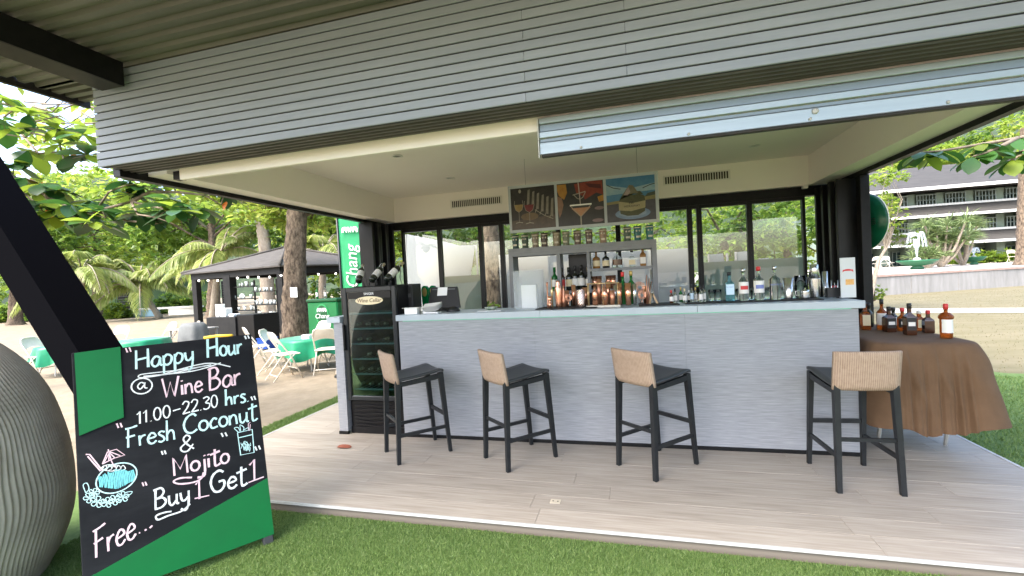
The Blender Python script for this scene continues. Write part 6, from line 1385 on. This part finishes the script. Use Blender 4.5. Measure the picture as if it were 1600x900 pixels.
bough(na_t, [root1, P(-60, 300, 5.6), P(20, 275, 5.2), P(70, 305, 5.0), P(120, 330, 4.9), P(165, 340, 4.8)], .026, (.75, .2), 1, 8)
bough(na_t, [root1, P(60, 350, 5.6), P(150, 330, 5.2), P(205, 315, 5.0), P(250, 325, 4.9), P(300, 345, 4.9)], .026, (.7, .2), 1, 8)
bough(na_t, [P(205, 315, 5.0), P(235, 300, 5.0), P(275, 300, 5.0), P(320, 305, 5.0), P(345, 320, 5.0)], .025, (.6, .25), 1, 7, .9)
bough(na_t, [P(150, 330, 5.2), P(200, 345, 5.1), P(240, 350, 5.0), P(270, 345, 5.0)], .016, (.85, .1), 1, 8)
bough(na_t, [root2, P(-40, 190, 5.4), P(30, 205, 5.3), P(90, 215, 5.2), P(130, 205, 5.2)], .024, (.35, .25), 1, 6, .9)
bough(na_t, [root2, P(-30, 150, 5.6), P(15, 165, 5.5), P(60, 180, 5.5)], .022, (.2, .3), 1, 6, .9)
bough(na_t, [P(30, 205, 5.3), P(60, 240, 5.2), P(115, 235, 5.2), P(140, 232, 5.2)], .015, (.5, .2), 1, 6)
bough(na_t, [P(-40, 240, 5.4), P(10, 260, 5.2), P(30, 290, 5.1), P(60, 330, 5.0)], .016, (.7, .2), 1, 7)
bough(na_t, [P(70, 305, 5.0), P(95, 340, 4.9), P(130, 350, 4.9), P(170, 352, 4.8)], .016, (.8, .15), 1, 8)
bough(na_t, [P(150, 330, 5.2), P(170, 300, 5.0), P(195, 290, 4.9), P(225, 285, 4.9)], .014, (.6, .2), 1, 8)
bough(na_t, [P(205, 315, 5.0), P(215, 335, 4.8), P(245, 340, 4.7), P(285, 355, 4.7)], .014, (.85, .1), 1, 8)
bough(na_t, [P(20, 275, 5.2), P(35, 300, 4.9), P(60, 320, 4.9), P(85, 355, 4.9)], .014, (.7, .2), 1, 8)
bough(na_t, [P(90, 215, 5.2), P(100, 250, 5.1), P(125, 245, 5.0)], .012, (.5, .2), 1, 7)
bough(na_t, [P(-20, 200, 5.2), P(10, 210, 5.0), P(40, 215, 5.0), P(60, 200, 5.0)], .012, (.5, .2), 1, 7)
inst('leaf', LO_M, na_t, world_of(na_t).inverted() @ Matrix.Translation(P(112, 250, 5.15)) @ Matrix.Rotation(R(70), 4, 'X')); inst('leaf', LO_M, na_t, world_of(na_t).inverted() @ Matrix.Translation(P(350, 328, 5.0)) @ Matrix.Rotation(R(80), 4, 'X') @ Matrix.Scale(.7, 4))
# thinner bare twigs against the sky
b = B()
for k in range(16):
    u, v = random.uniform(0, 140), random.uniform(150, 260); b.tube([P(u, v, 5.6), P(u+random.uniform(15, 45), v+random.uniform(-18, 14), 5.6), P(u+random.uniform(50, 80), v+random.uniform(-25, 25), 5.7)], [.012, .009, .004], 5)
b.build('twigs', TWIG, na_t)
V, T, rc, P0 = cloud((-9.6, 6.6, 4.6), (3.4, 2.2, 1.7), 900, .24, LV_Y); o = bpy.data.objects.new('crown', np_mesh('crown', V-np.array(base), T, LV_Y, rc)); col.objects.link(o); o.parent = na_t
# right: overhanging branch beyond the table
base = (6.6, 5.2, GZ); nb_t = thing('almond_tree', 'almond tree branch with big hanging leaves over the right side of the lawn', 'tree', base); B().tube([base, (6.6, 5.3, 1.8), (6.3, 5.3, 3.4)], [.2, .17, .12], 10).build('trunk', BARK, nb_t)
for pts, mx, big in (([(6.3, 5.3, 3.4), P(1660, 200, 4.4), P(1590, 216, 4.3), P(1530, 226, 4.3), P(1470, 236, 4.3), P(1440, 238, 4.3)], (.15, .75), .95), ([P(1590, 216, 4.3), P(1550, 235, 4.2), P(1520, 245, 4.2)], (.1, .8), .95), ([P(1660, 200, 4.4), P(1610, 235, 4.2), P(1580, 250, 4.2)], (.1, .8), 1.)):
    q = [Vector(p) for p in pts]; B().tube(q, [.022*(1-.6*i/(len(q)-1)) for i in range(len(q))], 7).build('branch', TWIG, nb_t)
    for i in range(2 if len(pts) > 4 else 1, len(q)): spray(nb_t, q[i], (-.3, 0, -.9), mx, 6, big*.85)

# ================================================================== RIGHT: RETAINING WALL, TERRACE, FOUNTAINS
CONC = mat('weathered_concrete', (.2, .195, .185), .9, c2=(.31, .3, .29), scale=2.2, stretch=(1.5, 1.5, .25), bump=.2, contrast=(.3, .7)); COPE = mat('red_coping', (.30, .20, .17), .85, c2=(.38, .27, .23), scale=5); TERR = mat('terrace_paving', (.42, .37, .32), .9, c2=(.5, .45, .4), scale=3)
w0, w1 = at_z(1340, 465, GZ), at_z(1640, 444, GZ); w0[2] = w1[2] = 0; dw = (w1-w0)/np.linalg.norm(w1-w0); wa = w0-dw*5; wb_ = w1+dw*26; nrm = np.array([-dw[1], dw[0], 0]); TZ = .84
rw = thing('retaining_wall', 'long weathered grey concrete retaining wall across the far edge of the lawn', 'wall', flat(wa, GZ), math.atan2(dw[1], dw[0])); Lw = np.linalg.norm(wb_-wa); nseg = 16
for k in range(nseg): B().box(k*Lw/nseg+.008, (k+1)*Lw/nseg-.008, random.uniform(-.012, .012), .35, 0, TZ-GZ-.09).build('panel', CONC, rw, local=True)
B().box(0, Lw, -.04, .45, TZ-GZ-.0895, TZ-GZ).build('coping', COPE, rw, local=True)
b = B(); q = [wa+nrm*.46, wb_+nrm*.46, wb_+nrm*70, wa+nrm*70]; b.poly([(p[0], p[1], TZ-.004) for p in q]); struct(b, 'terrace', TERR)
BOWL = mat('fountain_green', (.02, .13, .06), .45); WATER = film_mat('water_spray', (.85, .9, .92), .5, clear=.82)
def fountain(u, v, d, r_, h_, label):
    p = at_d(u, v, d); p[2] = TZ; t = thing('fountain', label, 'fountain', p); zr = at_d(u, v, d)[2]-TZ+.0
    B().lathe([(r_*.3, 0), (r_*.35, .1), (r_*.22, .18), (r_*.7, .28), (r_*1., .48), (r_*1.02, .54), (r_*.95, .54), (r_*.6, .40), (.01, .38)], 26, capt=False).build('bowl', BOWL, t, local=True)
    B().lathe([(r_*.93, .5), (.001, .501)], 26, capb=False, capt=False).build('water', mat('fountain_water', (.3, .4, .4), .1), t, local=True)
    for k in range(14):
        a = 2*math.pi*k/14; pts = [(r_*.42*s_*math.cos(a), r_*.42*s_*math.sin(a), .5+h_*(1-(1-s_)**0)*0+h_*(4*s_*(1-s_*.5)-s_*s_*1.0)*.55) for s_ in np.linspace(.02, 1.15, 9)]; B().tube(pts, [.016, .02, .024, .028, .03, .032, .034, .036, .036], 5).build('jet', WATER, t, local=True)
    B().sphere((0, 0, .56), r_*.2, 10, 6, .7).build('nozzle', mat('stone_grey', (.4, .4, .38), .7), t, local=True)
fountain(1433, 413, 26.5, .95, 2.3, 'larger green bowl fountain with tall water jets on the terrace'); fountain(1522, 411, 31, .62, .9, 'smaller green bowl fountain with low spray on the terrace')

# ================================================================== HOTEL
HW = mat('hotel_wall', (.16, .21, .165), .85, c2=(.2, .255, .205), scale=.4); HROOF = mat('hotel_roof', (.042, .039, .035), .8, c2=(.06, .056, .05), scale=2, stretch=(.6, 1, 4)); HWH = mat('hotel_white', (.6, .6, .57), .7); HDK = mat('hotel_glass', (.025, .045, .045), .15, spec=.8); HRAIL = mat('rail_steel', (.2, .25, .235), .45)
h0 = at_d(1330, 405, 50); h1 = at_d(1650, 395, 50); hd = 50
hy = at_y(1500, 398, 46)[1]; xL = at_y(1300, 400, 46)[0]; xR = at_y(1720, 400, 46)[0]
ht_ = thing('hotel_building', 'three storey green hotel with grey roofs and balconies beyond the terrace', 'building', (xL, 46, TZ), 0)
Wd = xR-xL; zz0 = 46
def hz(u, v): return at_y(u, v, 46)[2]-TZ
e3, e2, e1 = hz(1500, 374), hz(1500, 331), hz(1500, 291); ridge = hz(1500, 258)
nb = 9; bw = Wd/nb
lev = [(0, e3), (e3, e2), (e2, e1)]
for f, (za, zb_) in enumerate(lev):
    B().box(0, Wd, 1.6, 9, za+.001, zb_-.001).build('wall', HW, ht_, local=True)
    if f < 2:   # roof skirt over each lower storey
        b = B(); b.prism([(-1.5, zb_-.25), (.0, zb_+.62), (1.59, zb_+.62), (1.59, zb_-.22), (-1.5, zb_-.32)], 'x', -.4, Wd+.4); b.build('roof_skirt', HROOF, ht_, local=True)
        B().box(-.42, Wd+.42, -1.58, -1.501, zb_-.40, zb_-.2).build('fascia', HWH, ht_, local=True); B().box(-.4, Wd+.4, -.12, .0, zb_+.63, zb_+.80).build('balcony_edge', HWH, ht_, local=True)
    zf = za+.75 if f else .05; ztp = zb_-.45
    for k in range(nb):
        x = k*bw; B().box(x-.28, x+.28, .25, 1.599, zf+.05, ztp+.1).build('pillar', HW, ht_, local=True)
        wo = B().box(x+bw*.14, x+bw*.46, 1.50, 1.598, zf+.02, ztp-.25).build('window', HDK, ht_, local=True); w2 = B().box(x+bw*.56, x+bw*.88, 1.50, 1.598, zf+.02, ztp-.25).build('window', HDK, ht_, local=True)
        for wn, xa, xb in ((wo, x+bw*.14, x+bw*.46), (w2, x+bw*.56, x+bw*.88)):
            b = B(); 
            for q_ in (xa, (xa+xb)/2, xb): b.box(q_-.03, q_+.03, 1.44, 1.499, zf+.02, ztp-.25)
            b.box(xa+.051, (xa+xb)/2-.051, 1.45, 1.499, ztp-.34, ztp-.25); b.box((xa+xb)/2+.051, xb-.051, 1.45, 1.499, ztp-.34, ztp-.25); b.build('frame', HW if (k+f) % 2 else HRAIL, wn, local=True)
        if random.random() < .4: B().box(x+bw*.18, x+bw*.29, 1.46, 1.497, zf+.1, ztp-.4).build('curtain', HWH, wo, local=True)
        if f:
            b = B(); b.box(x+.3, x+bw-.3, .06, .12, zf+.85, zf+.92); b.box(x+.3, x+bw-.3, .07, .11, zf+.42, zf+.46)
            for j in range(7): xx = x+.35+j*(bw-.7)/6; b.box(xx-.025, xx+.025, .07, .11, zf-.08, zf+.849)
            b.build('railing', HRAIL, ht_, local=True)
b = B(); b.prism([(-1.7, e1-.1), (4.6, ridge+.9), (11, e1-.1), (-1.7, e1-.2)], 'x', -.8, Wd+.8); b.build('roof', HROOF, ht_, local=True); B().box(-.82, Wd+.82, -1.80, -1.701, e1-.3, e1-.05).build('fascia', HWH, ht_, local=True)
# planting on the terrace
def spiky(p, label, heads, hgt, ll, spread):
    t = thing('dragon_tree', label, 'tree', p, 0, 'spiky rosette trees on the terrace'); p = np.array(p); P_ = []; D_ = []; st_ = B()
    for k in range(heads):
        a = 2*math.pi*k/heads+random.uniform(-.4, .4); r_ = spread*random.uniform(.15, 1); hh = hgt*random.uniform(.4, 1); hd_ = np.array([r_*math.cos(a), r_*math.sin(a)*.7, hh]); st_.tube([(0, 0, 0), tuple(hd_*np.array([.55, .55, .4])), tuple(hd_)], [.11, .08, .05], 6, False); d = rand_dirs(60); d[:, 2] = np.abs(d[:, 2])*.8-.15; P_.append(np.tile(hd_, (60, 1))); D_.append(d)
    P_ = np.concatenate(P_); D_ = np.concatenate(D_); Ln = ll*rng.uniform(.7, 1.15, len(P_)); V, T = leaves_np(P_, D_, np.tile([0, 0, 1.], (len(P_), 1))+rng.normal(0, .2, (len(P_), 3)), Ln, Ln*.09, .05, .2)
    o = bpy.data.objects.new('leaves', np_mesh('leaves', V, T, SPK, np.repeat(rng.uniform(0, 1, len(P_)), 4))); col.objects.link(o); o.parent = t; st_.build('stems', BARKP, t, local=True)
SPK = leaf_mat('spiky_leaf', [(.10, .16, .05), (.16, .22, .08), (.22, .26, .12)], .3)
p = at_d(1470, 408, 29); spiky((p[0], p[1], TZ), 'tall pale green spiky tree beside the larger fountain', 14, 2.9, 1.0, 1.7); p = at_d(1505, 408, 30.5); spiky((p[0], p[1], TZ), 'leaning spiky tree right of the larger fountain', 9, 2.9, .95, 1.6); p = at_d(1450, 410, 28); spiky((p[0], p[1], TZ), 'low spiky plant at the foot of the spiky trees', 9, 1.2, .7, 1.1)
for k, u in enumerate((1500, 1530, 1560, 1590, 1620)):
    p = at_d(u, 408, 34); bush('clipped light green hedge bush in front of the hotel, number %s from the left' % ('one two three four five'.split()[k]), V3(p, TZ), (1.5, .9, 1.05), 900, .26, LV_H, 'hedge_bush', 'hedge in front of the hotel')
p = at_d(1352, 420, 13); tp0 = V3(p, GZ)
tree('yellow_tree', 'airy yellow green tree right beside the black corner post', tp0, [tp0, V3(at_d(1372, 408, 13.5), at_d(1372, 408, 13.5)[2]), V3(at_d(1392, 375, 13.5), at_d(1392, 375, 13.5)[2])], [.07, .05, .035], [(tuple(at_d(1378, 335, 13.8)), (.75, .8, .8), 1100, .12, LV_Y), (tuple(at_d(1395, 372, 14)), (.7, .6, .35), 500, .11, LV_H), (tuple(at_d(1375, 285, 13.5)), (.8, .8, .3), 460, .13, LV_Y)], BARKP, None, 8)
p = at_d(1365, 432, 14.5); bush('bright yellow bush at the foot of the airy tree', V3(p, .2), (.45, .4, .45), 420, .11, LV_H)
tb = at_d(1600, 417, 24); tree('palm_trunk_tree', 'brown tree trunk at the right picture edge on the terrace', V3(tb, TZ), [V3(tb, TZ), V3(at_d(1599, 330, 24), at_d(1599, 330, 24)[2]), V3(at_d(1602, 200, 24), at_d(1602, 200, 24)[2])], [.3, .24, .2], [(tuple(at_d(1680, 150, 24)), (2.5, 2, 1.6), 1400, .4, LV_M)], BARK, None)
ter_c = make_chair(); ter_c['group'] = 'white chairs on the terrace'
for k, u in enumerate((1368, 1378, 1390, 1400, 1585)):
    o = ter_c if k == 0 else dup(ter_c); p = at_d(u, 414, 27); o.location = (p[0], p[1]+.25*k % .9, TZ+.002); o.rotation_euler.z = k*1.3
    o['label'] = 'small white chair on the terrace, '+('first', 'second', 'third', 'fourth', 'far right one')[k]+(' left of the fountain' if k < 4 else ' by the hedge'); o['category'] = 'chair'
# round green sign box on the corner post
cpt = at_d(1358, 347, 5.9); t = thing('round_sign', 'round dark green sign drum fixed beside the right corner post', 'sign', (px(1351, 347, 6.0), 6.0, at_y(1356, 347, 6.0)[2]))
DRG = mat('drum_green', (.004, .085, .04), .25, c2=(.006, .10, .05), scale=3); b = B(); b.lathe([(.36, 0), (.362, .015), (.35, .04), (.30, .075), (.2, .105), (.1, .118), (.001, .12)], 40); o = b.build('drum', DRG, t, local=True); o.matrix_basis = Matrix.Rotation(R(18), 4, 'Z') @ Matrix.Rotation(R(-90), 4, 'Y') @ Matrix.Scale(.88, 4)
DM = o.matrix_basis.copy(); b = B(); b.lathe([(.3605, .002), (.366, .004), (.366, .012), (.3605, .016)], 40, capb=False, capt=False); o = b.build('rim', WHITE, t, local=True); o.matrix_basis = DM
for k in range(4): o = B().box(-.05+k*.022, -.042+k*.022, -.26, -.15, .082, .10).build('vent_slot', BPL, t, local=True); o.matrix_basis = DM
B().tube([(.0, -.0, 0), (-.12, -.16, 0)], .03, 8).build('bracket', BLACK, t, local=True)

for u, dd, rad, zc, m_, lab in ((1400, 66, (9, 6, 6), 14, LV_Y, 'light green tree rising behind the left end of the hotel roof'), (1480, 72, (10, 6, 5), 15.5, LV_M, 'green tree rising behind the middle of the hotel roof'), (1580, 70, (11, 6, 5), 17, LV_Y, 'green tree rising behind the right of the hotel roof')):
    c = at_d(u, 400, dd); tree('broadleaf_tree', lab, V3(c, GZ), [V3(c, GZ), (c[0], c[1], zc*.6), (c[0], c[1], zc)], [.4, .35, .25], [((c[0], c[1], zc), rad, 5000, .75, m_)], BARK, 'trees behind the hotel')
# ================================================================== BEHIND THE REAR WINDOWS
bk = [(1130, 350, 11.5, (3.0, 2.0, 1.5), 3600, LV_M, 'leafy almond tree behind the right rear windows'), (1225, 345, 13.5, (2.6, 2.0, 1.9), 3000, LV_Y, 'yellow green tree behind the rightmost rear window'), (1010, 360, 14, (3.2, 2, 1.6), 3000, LV_Y, 'sunny tree behind the bar shelf'), (820, 372, 15, (3, 2, 1.6), 2400, LV_M, 'tree behind the menu board'), (715, 375, 12, (2., 1.6, 1.2), 1900, LV_M, 'tree behind the second rear window'), (640, 400, 12, (1.0, 1.3, 1.9), 1700, LV_Y, 'tree at the left end of the rear windows')]
for u, v, d, rad, n_, m_, lab in bk:
    c = at_d(u, v, d); tree('garden_tree', lab, V3(c, GZ), [V3(c, GZ), (c[0]+.1, c[1], c[2]*.5), (c[0], c[1]+.1, c[2]-.3)], [.14, .12, .09], [(tuple(c), rad, n_, .20, m_)], BARK, 'trees behind the rear windows')
tb = at_d(768, 455, 9.6); tb[2] = GZ; tree('almond_tree', 'rough brown trunk seen through the narrow rear pane', V3(tb, GZ), [V3(tb, GZ), V3(at_d(768, 420, 9.6), at_d(768, 420, 9.6)[2]), V3(at_d(765, 355, 9.6), at_d(765, 355, 9.6)[2]), V3(at_d(765, 250, 9.6), at_d(765, 250, 9.6)[2])], [.24, .2, .18, .16], [(tuple(at_d(780, 240, 10)), (2.2, 2, 1.2), 1500, .24, LV_M)], BARK, 'trees behind the rear windows')
p = at_d(768, 480, 8.8); bush('round light green shrub below the narrow rear pane', (float(p[0]), float(p[1]), GZ), (.55, .5, 1.35), 1300, .09, LV_H)
WREFL = film_mat('white_reflection_sheet', (.62, .63, .65), .45)
def refl_sheet(pts, y, label):  # added white sheets on poles, standing in for bright reflections in the panes
    t = thing('reflection_sheet', label, 'reflection sheet', (0, 0, 0), 0, 'added white reflection sheets behind the rear windows'); q = [at_y(u, v, y) for u, v in pts]; t.location = (float(q[0][0]), y, GZ); n_ = len(q)
    b = B(); lo = [(p[0], p[1]+.05*math.sin(p[0]*5), p[2]) for p in q]; b.add(lo+[(p[0], p[1]+.012, p[2]) for p in lo], [tuple(range(n_))[::-1], tuple(range(n_, 2*n_))]+[(i, (i+1) % n_, n_+(i+1) % n_, n_+i) for i in range(n_)]); b.build('cloth', WREFL, t)
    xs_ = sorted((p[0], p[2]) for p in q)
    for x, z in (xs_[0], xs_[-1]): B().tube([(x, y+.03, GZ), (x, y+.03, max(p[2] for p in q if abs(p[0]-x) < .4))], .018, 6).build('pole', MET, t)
refl_sheet([(637, 366), (690, 377), (720, 384), (743, 383), (738, 420), (731, 470), (726, 500), (640, 500)], 7.6, 'white sheet with sloping top edge imitating a reflection behind the left rear windows')
refl_sheet([(785, 398), (880, 392), (985, 392), (1078, 388), (1078, 430), (1075, 500), (785, 500)], 7.7, 'long white sheet imitating a reflection behind the bar shelf')
refl_sheet([(1108, 398), (1130, 396), (1138, 430), (1136, 500), (1120, 470), (1113, 430)], 7.6, 'tapering white sheet imitating a reflection behind the middle right rear window'); refl_sheet([(1150, 394), (1175, 392), (1172, 500), (1158, 500)], 7.65, 'narrow white sheet imitating a reflection beside the right window bar'); refl_sheet([(1188, 404), (1200, 403), (1198, 440), (1192, 445)], 7.7, 'small pointed white sheet imitating a reflection behind the rightmost rear window')
c = at_d(900, 480, 16); o = None
for k, (u, d) in enumerate(((660, 11), (720, 11), (1060, 13), (1140, 12.5), (1215, 12), (980, 13))):
    p = at_d(u, 470, d); bush('green garden shrub outside behind the rear windows, '+('left pane', 'second pane', 'right of the shelf', 'under the wide pane', 'under the rightmost pane', 'behind the bottles')[k], (float(p[0]), float(p[1]), GZ), (1.2, .8, 1.15), 900, .14, LV_M, group='shrubs behind the rear windows')
